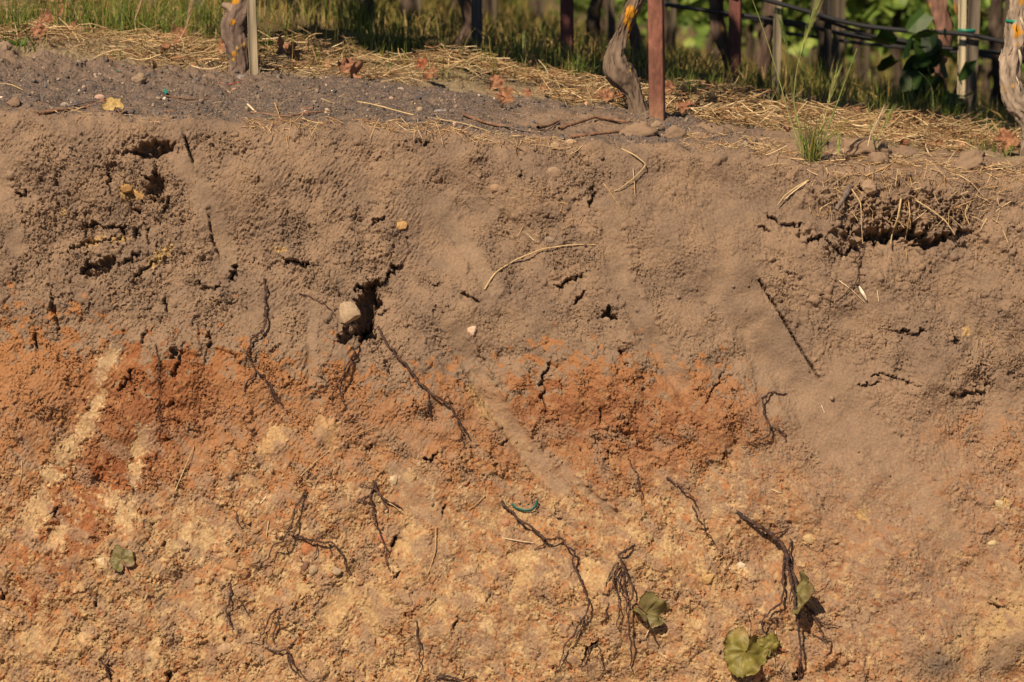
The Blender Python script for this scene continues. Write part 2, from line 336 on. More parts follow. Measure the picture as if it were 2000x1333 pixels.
# --- carved holes, slots and ledges (photo pixels; width px, depth mm, raggedness)
CUT = [([(268, 296), (300, 290), (332, 287)], 9, 42, 1.4), ([(236, 300), (262, 296)], 4, 18, 1), ([(302, 345), (306, 382)], 11, 42, 1.3), ([(208, 322), (213, 362)], 5, 26, 1), ([(290, 298), (296, 315)], 9, 30, 1.2),
       ([(361, 272), (368, 292), (377, 318)], 4.5, 30, .3), ([(34, 382), (58, 372)], 4.5, 22, 1), ([(165, 441), (200, 436), (240, 443), (244, 470)], 4.5, 26, 1.2), ([(135, 482), (175, 470), (238, 462)], 3, 18, .8), ([(262, 440), (268, 470)], 4, 26, 1.2), ([(285, 440), (290, 478)], 4, 22, 1.2), ([(255, 400), (268, 410)], 7, 24, 1.1), ([(325, 395), (318, 415)], 5, 20, 1),
       ([(160, 530), (195, 524), (222, 500)], 8, 36, 1.5), ([(230, 516), (262, 500), (272, 490)], 3.5, 20, .8), ([(258, 545), (282, 522), (305, 505)], 3.5, 20, .8), ([(446, 548), (458, 518)], 8, 30, 1.3), ([(556, 505), (575, 512), (606, 516)], 4.5, 30, 1.1), ([(382, 545), (400, 562), (430, 560)], 3.5, 18, 1.2),
       ([(102, 575), (106, 612), (110, 640)], 5, 22, 1.4), ([(320, 580), (326, 612)], 4, 22, 1), ([(66, 650), (70, 688)], 5, 26, 1), ([(405, 650), (412, 680)], 4, 16, 1), ([(284, 640), (277, 670)], 3, 16, 1), ([(340, 680), (345, 700)], 7, 24, 1.4), ([(232, 762), (262, 722)], 5, 20, 1.4), ([(340, 742), (352, 700)], 4, 16, 1), ([(338, 785), (341, 790)], 5, 26, .4), ([(325, 852), (330, 858)], 5, 20, .8), ([(405, 418), (414, 470), (428, 498)], 3, 16, .4),
       ([(783, 512), (765, 528), (742, 550), (722, 556)], 4.5, 30, 1.4), ([(722, 560), (712, 585), (712, 620), (702, 645)], 12, 66, 1.1), ([(728, 596), (738, 592)], 8, 46, 1), ([(712, 646), (724, 654)], 14, 60, 1), ([(664, 668), (690, 650)], 6, 34, 1.3), ([(790, 466), (796, 480)], 4, 14, 1), ([(722, 440), (752, 422)], 4, 22, 1.3),
       ([(1176, 614), (1200, 620)], 6, 40, 1), ([(900, 570), (938, 592)], 3.5, 20, .8), ([(1085, 560), (1105, 552), (1142, 534)], 3.5, 22, 1.2), ([(1120, 590), (1145, 572)], 3.5, 18, 1), ([(1210, 682), (1213, 694)], 4, 22, .6), ([(845, 555), (858, 556)], 4, 16, 1.2), ([(815, 272), (838, 283)], 4, 22, 1), ([(1075, 705), (1060, 745), (1062, 810)], 3, 18, 1.2), ([(1015, 330), (1018, 352)], 4, 18, 1), ([(1155, 370), (1152, 410)], 5, 20, 1.2), ([(1175, 800), (1170, 825)], 3.5, 18, 1),
       ([(1482, 548), (1510, 594), (1545, 650), (1575, 700), (1600, 738)], 3.4, 24, .25), ([(1745, 644), (1775, 652), (1808, 646)], 3.5, 22, 1), ([(1695, 462), (1730, 464), (1752, 452), (1800, 458)], 7.5, 48, 1.5), ([(1785, 476), (1815, 474), (1848, 462)], 6, 42, 1.4), ([(1610, 470), (1638, 494), (1678, 482)], 4, 22, 1), ([(1498, 420), (1530, 440), (1565, 442)], 4, 24, .9), ([(1580, 470), (1606, 462)], 4, 22, 1.1), ([(1865, 455), (1890, 450)], 3.5, 16, 1.1), ([(1735, 418), (1758, 440)], 6, 28, 1.4), ([(1664, 440), (1652, 458)], 5, 20, 1.2),
       ([(1482, 440), (1508, 456)], 3, 14, .6), ([(1410, 900), (1418, 884)], 3, 14, 1), ([(1415, 724), (1378, 790)], 3, 10, 1), ([(1675, 755), (1720, 746)], 3, 14, 1.3), ([(1700, 730), (1740, 735), (1800, 760)], 3, 14, 1.5), ([(1855, 770), (1925, 762), (1935, 735)], 3, 18, 1.2), ([(1865, 660), (1872, 672)], 4, 20, 1), ([(1765, 340), (1792, 352)], 3, 16, 1), ([(1795, 312), (1812, 318)], 4, 22, 1),
       ([(832, 902), (852, 890)], 5, 26, 1.1), ([(712, 870), (730, 872)], 4, 20, 1.2), ([(762, 1072), (775, 1046)], 5, 28, 1), ([(648, 780), (652, 790)], 3, 12, 1), ([(975, 870), (990, 860)], 3, 14, 1), ([(1180, 900), (1190, 880)], 5, 20, 1), ([(1520, 610), (1524, 618)], 3, 10, 1), ([(865, 985), (862, 1005)], 4, 20, 1.2), ([(780, 1120), (770, 1128)], 4, 20, .8), ([(315, 1068), (325, 1060)], 4, 20, .8), ([(100, 1000), (112, 990)], 5, 20, 1), ([(462, 1080), (468, 1074)], 3, 14, .6),
       ([(0, 1160), (8, 1172)], 5, 28, 1), ([(210, 1295), (215, 1333)], 5, 28, 1.2), ([(325, 1310), (330, 1333)], 5, 30, 1), ([(435, 1262), (440, 1240)], 3.5, 16, 1), ([(180, 1165), (190, 1185)], 4, 22, 1.2), ([(1140, 1290), (1150, 1262), (1170, 1255)], 3.5, 20, 1), ([(950, 1175), (960, 1155)], 4, 12, 1.3), ([(885, 1230), (893, 1208)], 3.5, 14, 1.3), ([(1940, 1180), (1960, 1186)], 4, 20, 1.2), ([(1560, 1310), (1556, 1330)], 6, 30, 1)]
# --- scraped furrows of the digger's teeth
SCR = [([(366, 320), (395, 385), (425, 455), (440, 500)], 26, 4, 1), ([(845, 385), (885, 440), (925, 500), (960, 560)], 20, 5, 1), ([(1190, 400), (1205, 520), (1262, 640), (1330, 745)], 24, 6, .5), ([(880, 640), (930, 730), (985, 820), (1050, 905), (1090, 950)], 22, 9, .7),
       ([(1100, 915), (1150, 965), (1215, 1015)], 9, 7, .6), ([(1430, 560), (1500, 660), (1560, 760), (1640, 860)], 52, 6, .4), ([(0, 320), (10, 400), (30, 480)], 22, 4, .6), ([(190, 740), (215, 680)], 16, 5, .5), ([(775, 920), (810, 975), (850, 1010)], 22, 4, .6), ([(610, 600), (608, 740)], 11, 4, .5), ([(1480, 660), (1500, 800)], 20, 3, .5), ([(1230, 560), (1290, 690)], 14, 4, .4), ([(1640, 760), (1760, 920), (1860, 1050)], 34, 4, .5)]
scol = np.zeros(PU.shape)
Hs = H.copy()
kk = np.exp(-(fx**2+fy**2)*(2*np.pi*9)**2/2); Hlow = np.fft.ifft2(np.fft.fft2(H)*kk).real
for i, (pts, wd, dp, dry) in enumerate(SCR):
    d, s_, al = stroke(pts, wd, .35)
    m = sm(1.35-d/wd)*wallm
    ends = sm(al/60)*1.0
    prof = -1.5*dp*np.clip(1-(d/wd)**4, 0, 1)*(.55+.45*np.clip(s_/wd, -1, 1))+dp*.9*np.exp(-((d-wd*1.12)/(wd*.16+2))**2)*(s_ < 0)*(.6+.4*W3x)
    H = H*(1-.93*m)+.93*m*(Hlow+.6*np.sin(al/4.6+.5*W1x)*.8+.35*spec(5, 20, 1.8, 40+i)*1.0) + prof*np.clip(ends, 0, 1)*sm(2.2-d/wd)
    scol = np.maximum(scol, m*dry)
# step on the right of the long slit: the left flank stands a little proud
d, s_, al = stroke([(1482, 548), (1510, 594), (1545, 650), (1575, 700), (1600, 738)], 40, .1)
H += wallm*(17*np.clip(1-d/60, 0, 1)*(s_ > 0)-5*np.exp(-(d/7)**2)*(s_ < 0))*sm(al/60)*sm((232-al)/50)
SLABS = [(130, 880, 40, 17, -58), (165, 830, 36, 15, -60), (208, 705, 36, 15, -68), (190, 780, 26, 10, -62), (100, 925, 22, 16, -50), (272, 870, 40, 12, -78), (262, 920, 24, 13, -80), (250, 1000, 44, 11, -80), (233, 1005, 32, 8, -80), (215, 975, 22, 12, -70), (520, 870, 44, 12, -62), (545, 850, 28, 15, -50), (355, 1050, 48, 10, -52), (390, 1060, 24, 28, 20), (490, 938, 26, 10, 20), (800, 1055, 38, 24, -35), (205, 1095, 12, 13, 0), (635, 840, 36, 17, 60), (70, 1000, 24, 44, 20), (110, 1050, 32, 15, -60), (1030, 1130, 24, 18, 0), (660, 1180, 50, 20, -60), (730, 1200, 24, 50, 10), (1160, 1130, 40, 20, 30), (295, 1280, 14, 40, 15), (165, 1240, 22, 14, -40), (60, 1240, 26, 14, -30), (1010, 1090, 22, 14, 10), (1300, 1060, 18, 12, 0), (860, 1180, 20, 12, -30), (590, 1150, 18, 10, 20)]
for x, y, rx, ry, ang in SLABS:
    m = sm((blob(x, y, rx*1.15, ry*1.3, ang)-.42+.05*W3x)/.15); H = H*(1-.8*m)+.8*m*(Hlow-2.5+.5*fC*.5)
# the overhanging clod belt at the top right
belt = sm((1935-PU)/80)*sm((PV-352-12*W1x)/40)*sm((466-9*W1x-9*W3y-PV)/18)*sm((PU-1560-30*W1y)/110)
H += wallm*belt*(28+9*rg+9*fA+5*fB)
H += wallm*10*blob(730, 520, 60, 60)

# stamped clods and gravel standing out of the wall
def stamp(n, rmin, rmax, xr, yr, seed, flat=.7, dens=None):
    r = np.random.default_rng(seed)
    for _ in range(n):
        u = r.uniform(*xr); v = r.uniform(*yr); rad = rmin*(rmax/rmin)**(r.random()**2.2)
        i = int((u-1000)*PXM/DX+NC/2); j = int(jw-((v-250)*PXM*1.0)/DX) if dens is None else int(dens(r))
        k = int(rad/DX/1000*1.3)+2
        if i < k or j < k or i >= NC-k or j >= NR-k: continue
        if r.random() > rough[j, i]: continue
        sl_ = (slice(j-k, j+k+1), slice(i-k, i+k+1))
        gx, gy = mmX[sl_]-mmX[j, i], mmS[sl_]-mmS[j, i]; a = r.uniform(0, 3.14)
        qx, qy = gx*math.cos(a)+gy*math.sin(a), -gx*math.sin(a)+gy*math.cos(a); el = r.uniform(.6, 1)
        q = 1-(qx/rad)**2-(qy/rad/el)**2
        tgt = H[j, i]-.15*rad+flat*rad*np.sqrt(np.clip(q, 0, None))*(1+.25*r.normal()*qx/rad)
        H[sl_] = np.where(q > 0, np.maximum(H[sl_], tgt), H[sl_])
stamp(700, 2.5, 9, (-100, 2100), (255, 960), 51)
stamp(1500, 2.2, 12, (-100, 2100), (900, 1460), 52, .45)
stamp(160, 3, 14, (-50, 700), (250, 640), 53)
stamp(300, 7, 24, (-80, 440), (0, 1), 57, .5, lambda r: jw+r.uniform(.42, .86)/DX)
stamp(60, 6, 18, (440, 1400), (0, 1), 58, .7, lambda r: jw+r.uniform(.05, .6)/DX)
stamp(160, 6, 20, (1400, 2050), (0, 1), 59, .7, lambda r: jw+r.uniform(-.05, .35)/DX)
stamp(200, 4, 16, (1550, 2050), (340, 520), 54)
stamp(150, 3, 11, (950, 1250), (320, 640), 55)

for pts, wd, dp, rg_ in CUT:
    if pts[0] == (1482, 548): rg_ = .12; dp = 24; wd = 4.2
    wd = max(wd, 3.4); d, s_, al = stroke(pts, wd*6, rg_*.85)
    L_ = sum(math.dist(a, b) for a, b in zip(pts[:-1], pts[1:])); tt = np.clip(al/L_, 0, 1); ends = np.clip(np.minimum(tt, 1-tt)*5+.3, 0, 1)
    gxu, gyu = pts[-1][0]-pts[0][0], pts[-1][1]-pts[0][1]; sg = 1 if -.5*gyu+.87*gxu > 0 else -1
    below = (s_*sg > 0)
    tp = ends*np.clip(1+.32*W3x+.12*W2y, .3, 1.6) if rg_ > .3 else 1
    if dp < 34:                  # a fissure under a lip: steep on its upper side, running out below
        lip = np.where(below, np.exp(-(d/(wd*4.2))**1.4), sm(1.2-d/1.6))
        H -= dp*.58*lip*ends*wallm*sm((12*wd-d)/wd)
        H -= dp*.85*sm((1.05-d/(wd*.62*tp))*1.6)*wallm
        H += dp*.16*np.exp(-(d/(wd*3))**2)*(~below)*ends*wallm
    else:
        H -= dp*1.25*sm((1.6-d/(wd*(.35+.65*tp)*1.1))*1.3)*(wallm*.99+.01)
        H -= dp*.25*np.where(below, np.exp(-(d/(wd*2.5))**1.5), 0)*ends*wallm
Hm = H*.001
Hm *= sm((S[:, None]-S[0])/.03)
WX = XX.copy(); WY = BYs+ny*Hm; WZ = BZs+nz*Hm
# jagged sideways push so that steps are not perfectly ruled
WX += .0012*W2x*wallm*rough; WZ += .0012*W2y*wallm*rough

# --- colour of the strata (linear albedo)
def c3(*c): return np.array(c)[None, None, :]
TOP = c3(.305, .212, .148); TOP2 = c3(.235, .168, .125); ORG = c3(.385, .192, .090); RUST = c3(.235, .082, .036); PALE = c3(.50, .350, .185); CREAM = c3(.60, .45, .27); TAN = c3(.315, .215, .150); DARKG = c3(.145, .116, .105); GREY = c3(.235, .195, .165); YEL = c3(.50, .34, .15)
def mixc(a, b, m): m = np.clip(m, 0, 1)[..., None]; return a*(1-m)+b*m
n1, n2, n3, n4 = spec(60, 400, 2.8, 61), spec(15, 100, 2.4, 62), spec(4.6, 20, 1.8, 63), spec(30, 140, 2.4, 64, 60, .35)
bu = [-300, 0, 150, 300, 420, 520, 620, 720, 850, 950, 1100, 1300, 1480, 1545, 1600, 1750, 1900, 2000, 2300]
bv = [620, 630, 650, 690, 680, 700, 720, 745, 770, 740, 705, 720, 760, 860, 960, 900, 850, 830, 820]
bound = np.interp(PU, bu, bv)
om = sm((PV-bound+34*n2+20*n1+18*n4+8*(iB-.5)*2)/60+.4)
C = mixc(np.broadcast_to(TOP, PU.shape+(3,)), TOP2, .5+.35*n1+.2*n2)
C = mixc(C, ORG, om*(.93+.03*n2))
C = mixc(C, c3(.375, .228, .130), om*np.clip(sm((PV-890+45*n1+40*n2)/190)*(.78+.12*n2), 0, .92))
C = mixc(C, c3(.33, .225, .155), om*np.clip(.28+.22*n2+.16*n4, 0, .6)*sm((PV-700)/120))
rustm = blob(1230, 840, 300, 90)*.55+blob(300, 760, 160, 110)*.55+blob(225, 910, 50, 210, 30)*1.6+blob(85, 1090, 50, 140, 25)*1.5+blob(330, 850, 40, 90, 20)*.5+blob(1100, 780, 110, 60)*.3+blob(700, 800, 120, 60)*.2+blob(1180, 930, 60, 30)*.4
RM = om*np.clip(rustm*(1+.5*n2+.2*n3+.3*n4)-.1+.12*n3, 0, .66)
C = mixc(C, RUST, RM)
palem = sm((PV-930+50*n1+35*n2)/230)*sm((1700-PU+120*n1)/300)
palem = np.maximum(palem, sm((PV-1150-.25*(2000-PU)+30*n2)/120)*.6)
C = mixc(C, PALE*.93, wallm*np.clip(palem*(.36+.28*n2+.18*n4+.12*n3), 0, .92))
C = mixc(C, RUST*1.1, np.clip(RM*1.1, 0, .7)*sm((PV-860)/80)*sm((520-PU)/60))
# right-hand dusty slope
tanm = np.clip((blob(1770, 1000, 200, 200)*1.25+blob(1860, 1190, 200, 110)*1.1+blob(1650, 880, 120, 150)*.7+blob(1620, 1140, 60, 60)*.3)*(1+.12*n2), 0, .93)
C = mixc(C, TAN, tanm*(.8+.2*n2))
C = mixc(C, ORG, np.clip(blob(1880, 840, 70, 40)*.5+blob(1620, 1060, 60, 60)*.35+blob(1930, 1070, 70, 60)*.25+blob(1560, 960, 30, 60)*.4, 0, .6)*(.6+.4*n2))
# grey dust patches among the ochre
for b in [(1490, 905, 45, 28, -20, .85), (1400, 965, 90, 35, 10, .6), (830, 940, 60, 30, 40, .5), (1060, 880, 60, 18, 50, .6), (1140, 945, 70, 14, 45, .6), (1085, 1105, 45, 35, 0, .5), (780, 860, 60, 30, 0, .45), (255, 975, 30, 14, 0, .7), (265, 935, 22, 9, 0, .6), (220, 1190, 60, 30, 40, .5), (330, 1190, 60, 25, 20, .45), (870, 1090, 60, 50, 0, .4), (900, 1250, 100, 50, 0, .45), (700, 960, 50, 30, 40, .3), (1950, 960, 50, 90, 0, .4), (480, 960, 60, 20, 20, .35), (1480, 1180, 60, 30, 0, .35), (690, 840, 40, 40, 0, .3)]:
    C = mixc(C, TAN*.93+.01, b[5]*np.clip(blob(*b[:5])*1.5*(1+.35*n2)-.15, 0, 1)*wallm*1.05)
# pale chips of weathered rock, laid on the slant
low2 = sm((PV-820)/160)*wallm
chipcol = np.where((iE > .55)[..., None], PALE*1.05, np.where((iE > .35)[..., None], CREAM*.95, YEL))
cm = ((iE > .62) | ((iE > .35) & (iE < .42)))*sm(eE*7)*low2*sm(.6+.7*n4)*sm((1650-PU)/200)
C = mixc(C, chipcol, cm*.58*(.75+.3*n3))
chip2 = ((iB > .72)*sm(eB*7))*lower*sm(.5+.8*n2)
C = mixc(C, PALE*1.12, chip2*.6)
C = mixc(C, c3(.46, .25, .13), ((iB > .12)*(iB < .26)*sm(eB*7))*lower*.45)
C = mixc(C, c3(.30, .20, .135), ((iB > .3)*(iB < .42)*sm(eB*7))*lower*.4)
C = mixc(C, np.where((iC > .5)[..., None], CREAM, c3(.50, .19, .07)), ((iC > .86)+(iC < .10))*sm(eC*5)*low2*(1-.6*tanm)*.52)
C = mixc(C, c3(.13, .085, .07), (iD < .018)*low2*.8)
C = mixc(C, ORG*1.05, ((iC > .6) & (iC < .68))*om*.35)
C = mixc(C, RUST*.9, lower*np.clip(n4-.7, 0, 1)*.5*(iB < .5))
SL = []
def slab(x, y, rx, ry, ang, col, k=.85):
    global C, H
    b_ = blob(x, y, rx*1.15, ry*1.55, ang); m = sm((b_-.45+(b_ > .12)*(.13*W3x+.10*n3+.34*(iC-.5)+.2*(iB-.5)))/.18)
    C = mixc(C, col*(1+.08*n4[..., None]+.06*n3[..., None]), m*k)
    SL.append((x, y, rx, ry, ang, m))
for s in SLABS:
    slab(*s, (CREAM*.55+PALE*.45) if s[0] < 450 else PALE*1.05, .72 if s[0] < 450 else .5)
for s in [(783, 438, 10, 7, 10), (258, 380, 14, 8, -30), (240, 375, 9, 7, 0), (120, 412, 10, 6, 0), (545, 487, 16, 4, 5), (1685, 1007, 14, 9, 30), (1580, 1052, 12, 10, 20), (1385, 1130, 20, 10, -20), (1955, 985, 12, 10, 30), (1940, 1060, 11, 7, 0), (1890, 650, 12, 7, 30), (180, 470, 26, 5, -20), (310, 500, 30, 9, -38), (230, 468, 20, 5, -12)]:
    slab(*s, YEL*1.0, .7)
slab(940, 790, 12, 36, -28, YEL*.85+.02, .55); slab(1000, 850, 10, 40, -38, YEL*.8+.02, .45); slab(1450, 1105, 12, 9, 20, CREAM, .8); slab(770, 940, 9, 9, 0, CREAM*1.1, .8); slab(800, 930, 16, 12, 30, PALE, .7)
C = mixc(C, TAN, om*np.clip(sm(spec(50, 260, 2.6, 66, 50, .5)-.25)*.7, 0, .65)*sm((PV-780)/80))
C = mixc(C, c3(.335, .250, .178), wallm*scol*(.25+.5*om))
C = mixc(C, PALE, .5*blob(95, 1240, 120, 60)*np.clip(.5+.5*n2, 0, 1))
C = mixc(C, PALE*.92, 1.0*blob(1960, 1210, 120, 50, -40)*np.clip(.7+.4*n2, 0, 1))
C = mixc(C, c3(.16, .125, .10), blob(1830, 1300, 40, 34, 10)*.9)  # soft shadow painted into the soil colour, lower right
C = mixc(C, c3(.16, .125, .10), sm((blob(1960, 1280, 70, 40, -40)-.3)/.5)*.5)  # paler second part of that shadow, also painted into the soil
# shoulder: dark damp gravel over brown earth
gm = shm*sm((SSg-.02+.02*n2)/.07)*sm((1500-PU+60*n1)/200)
gm = gm*(1-.85*sm(blob(1120, 240, 130, 22, 3)*1.5))*(1-.75*back*sm(.5+.6*n2))
bd = np.interp(PU, BU, BV)
C = mixc(C, DARKG*(1+.25*n3[..., None])+.012*(iC[..., None]-.5), gm*np.clip(.82+.15*n2, 0, 1))
C = mixc(C, c3(.30, .235, .15), shm*(SSg > np.interp(XX, bX, BY)+.02)*.8)
C *= (1+.055*n3+.05*(iD-.5)+.05*(iC-.5))[..., None]
C = np.clip(C*.74, .01, .85)

keep = np.ones(NR, bool); r_ = np.arange(NR); keep[(r_ > jw+30) & (r_ % 2 == 1)] = False
keep[(r_ > jw+int(.95/DX)) & (r_ % 4 != 0)] = False
rows = r_[keep]
VW = np.stack((WX, WY, WZ), -1)
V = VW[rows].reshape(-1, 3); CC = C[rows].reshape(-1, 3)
nr = len(rows); a = (np.arange(nr-1)[:, None]*NC+np.arange(NC-1)[None, :]).ravel()
Fq = np.stack((a, a+1, a+NC+1, a+NC), 1)
# the bank runs on beyond the photo to both sides
wc = np.arange(0, NC, 3); wr = rows[::2]; parts = [(V, Fq, CC)]
for k, X0 in ((0, Xc[0]), (1, Xc[-1])):
    cols_ = wc if k == 0 else (NC-1-wc)
    g = VW[np.ix_(wr, cols_)].copy(); gc_ = C[np.ix_(wr, cols_)].reshape(-1, 3); xo = g[..., 0].copy()
    g[..., 0] = 2*X0-xo; g[..., 2] += np.interp(g[..., 0], [-3.6, 3.6], [eZ[0]+.06, eZ[-1]-.16])*0+np.interp(g[..., 0], [eX[0]-3, *eX, eX[-1]+3], [eZ[0], *eZ, eZ[-1]-.1])-np.interp(xo, eX, eZ)
    n_, m_ = len(wc), len(wr); a = (np.arange(m_-1)[:, None]*n_+np.arange(n_-1)[None]).ravel()
    parts.append((g.reshape(-1, 3), np.stack((a, a+1, a+n_+1, a+n_) if k else (a+1, a, a+n_, a+n_+1), 1), gc_))
V, Fq, CC = join(parts)
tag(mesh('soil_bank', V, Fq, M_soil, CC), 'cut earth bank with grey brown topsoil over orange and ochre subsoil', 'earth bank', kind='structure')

def hcap(j, i, r=5):
    return np.percentile(Hm[max(j-r, 0):j+r+1, i-r:i+r+1], 80)
def on(u, v, off=0.0):           # world point on the bank's surface at photo pixel (u, v), off metres out
    i = int(np.clip(round((u-1000)*(8.0)/F/DX+NC/2), 6, NC-7))
    for _ in range(3):
        j = int(np.argmin(np.abs(PV[:, i]-v))); i = int(np.clip(i+round((u-PU[j, i])*PXM/DX), 6, NC-7))
    p = np.array((XX[j, i], BYs[j, i], BZs[j, i])); n = np.array((0, ny[j, i], nz[j, i]))
    return p+n*(hcap(j, i) if off > 0 else np.median(Hm[max(j-2, 0):j+3, i-2:i+3]))+n*off
def nrm(u, v):
    i = int(np.clip((u-1000)*8/F/DX+NC/2, 2, NC-3)); j = int(np.argmin(np.abs(PV[:, i]-v)))
    return np.array((0, ny[j, i], nz[j, i]))

# ------------------------------------------------------------------ wider ground
def sheet(name, xs, ys, zf, mat, col):
    Xg, Yg = np.meshgrid(xs, ys); Z = zf(Xg, Yg); v = np.stack((Xg, Yg, Z), -1).reshape(-1, 3)
    n, m = len(xs), len(ys); a = (np.arange(m-1)[:, None]*n+np.arange(n-1)[None]).ravel()
    return mesh(name, v, np.stack((a, a+1, a+n+1, a+n), 1), mat, col)
gx = np.unique(np.r_[np.linspace(-60, -4, 30), np.linspace(-4, 4, 330), np.linspace(4, 60, 30)])
gy = np.r_[np.arange(1.2, 5, .03), np.linspace(5, 20, 150), np.linspace(21, 120, 60)]
def gz(X, Y):
    p = np.stack((X, Y, 0*X), -1)
    return G(np.clip(X, -3, 3), Y)-.06*(X-np.clip(X, -3, 3))*sm((8-np.abs(X))/4)+.03*fbm(p, 2.1, 4, 3)*sm((Y-1.2)/.3)-.012*(Y < 1.35)
cg = np.array((.13, .10, .05))
tag(sheet('ground', gx, gy, gz, M_ground, cg), 'vineyard floor of dry soil running back under the vine rows', 'ground', kind='structure')
tag(sheet('trench_floor', np.linspace(-5, 5, 120), np.linspace(-14, -.25, 160), lambda X, Y: np.interp(X, eX, eZ)-1.57+.02*fbm(np.stack((X, Y, 0*X), -1), 3, 4, 5), M_ground, np.array((.32, .22, .13))), 'dug trench floor at the foot of the bank', 'ground', kind='structure')

# ------------------------------------------------------------------ plant and debris builders
def A(*c): return np.array(c, float)
def gmound(X, Y):
    m = 0*np.asarray(X, float)
    for u, v, y, h, rx, ry in MOUNDS:
        c = P(u, v, y); m = m + h*np.exp(-((X-c[0])/rx)**2-((Y-y)/ry)**2)
    return m
MOUNDS = [(900, 110, 1.35, .07, .16, .16), (600, 110, 1.25, .05, .2, .14), (1460, 205, .95, .06, .2, .14), (1700, 250, .8, .03, .3, .12), (250, 80, 1.2, .04, .4, .14), (1050, 160, 1.1, .03, .3, .12), (1830, 262, .7, .035, .2, .12)]
def top(X, Y): return G(X, Y)+gmound(X, Y)
FREEZE = None
def path_on(pts, off, n, wob=1.2):       # px polyline -> world path near the bank; off = mm out, per point or scalar
    pts = np.asarray(pts, float); off = np.atleast_1d(np.asarray(off, float)); off = np.interp(np.linspace(0, 1, len(pts)), np.linspace(0, 1, len(off)), off) if len(off) > 1 else np.full(len(pts), off[0])
    q = np.array([np.r_[on(u, v), nrm(u, v)] for u, v in pts])
    sm_ = q[:, :3].copy()
    w_ = np.c_[sm_+q[:, 3:]*off[:, None]*.001]
    return resample(w_, n)
def wiggle(p, amp, f, seed):
    d = np.stack([fbm(p+7.3*k, f, 3, seed+k*11) for k in range(3)], -1); d -= d[0]*0
    return p+d*amp

def root_mesh(branches, seed, hair=True):
    parts = []
    r = np.random.default_rng(seed)
    for pts, wd, off in branches:
        n = max(14, int(sum(math.dist(a, b) for a, b in zip(pts[:-1], pts[1:]))/3))
        k = len(pts); o = np.interp(np.linspace(0, 1, k), [0, .12, .5, .9, 1], np.array([.05, .7, 1, .75, .1])*off*1.45+1.5)
        p = wiggle(path_on(pts, o, n), .0042, 62, seed)
        rad = wd*.50*PXM*np.interp(np.linspace(0, 1, n), [0, .1, .75, 1], [.9, 1, .72, .35])*(1+.22*r.normal(size=n).cumsum()/math.sqrt(n)*1.0+.18*r.normal(size=n))
        rad = np.clip(rad, .0011, None)
        tone = A(.065, .038, .03)*(1+.25*r.normal(size=(n, 1)))*np.ones((n, 3))
        v, f = tubes(p[None], rad[None], 6); parts.append((v, f, np.clip(np.repeat(tone, 6, 0), .03, .5)))
        if hair:
            for _ in range(int(n/2.6)):
                i = r.integers(2, n-1); L = r.uniform(.006, .022); d = r.normal(size=3); d[1] = abs(d[1])*.3; d[2] -= .6; d /= np.linalg.norm(d)
                hp = p[i]+d*np.linspace(0, L, 6)[:, None]+r.normal(size=(6, 3)).cumsum(0)*.0006
                v, f = tubes(hp[None], np.linspace(.0007, .0003, 6)[None], 4); parts.append((v, f, A(.14, .085, .065)))
    return join(parts)
def thing_mesh(name, data, mat, label, cat, group=None, smooth=True):
    o = mesh(name, data[0], data[1], mat, data[2] if len(data) > 2 else None, smooth)
    return tag(o, label, cat, group)
def centre(o):                            # origin to the mesh's middle
    me = o.data; n = len(me.vertices); a = np.empty(n*3, np.float32); me.vertices.foreach_get('co', a); a = a.reshape(-1, 3)
    c = (a.min(0)+a.max(0))/2; a -= c; me.vertices.foreach_set('co', a.ravel()); o.location = Vector([float(x) for x in c]); me.update(); return o

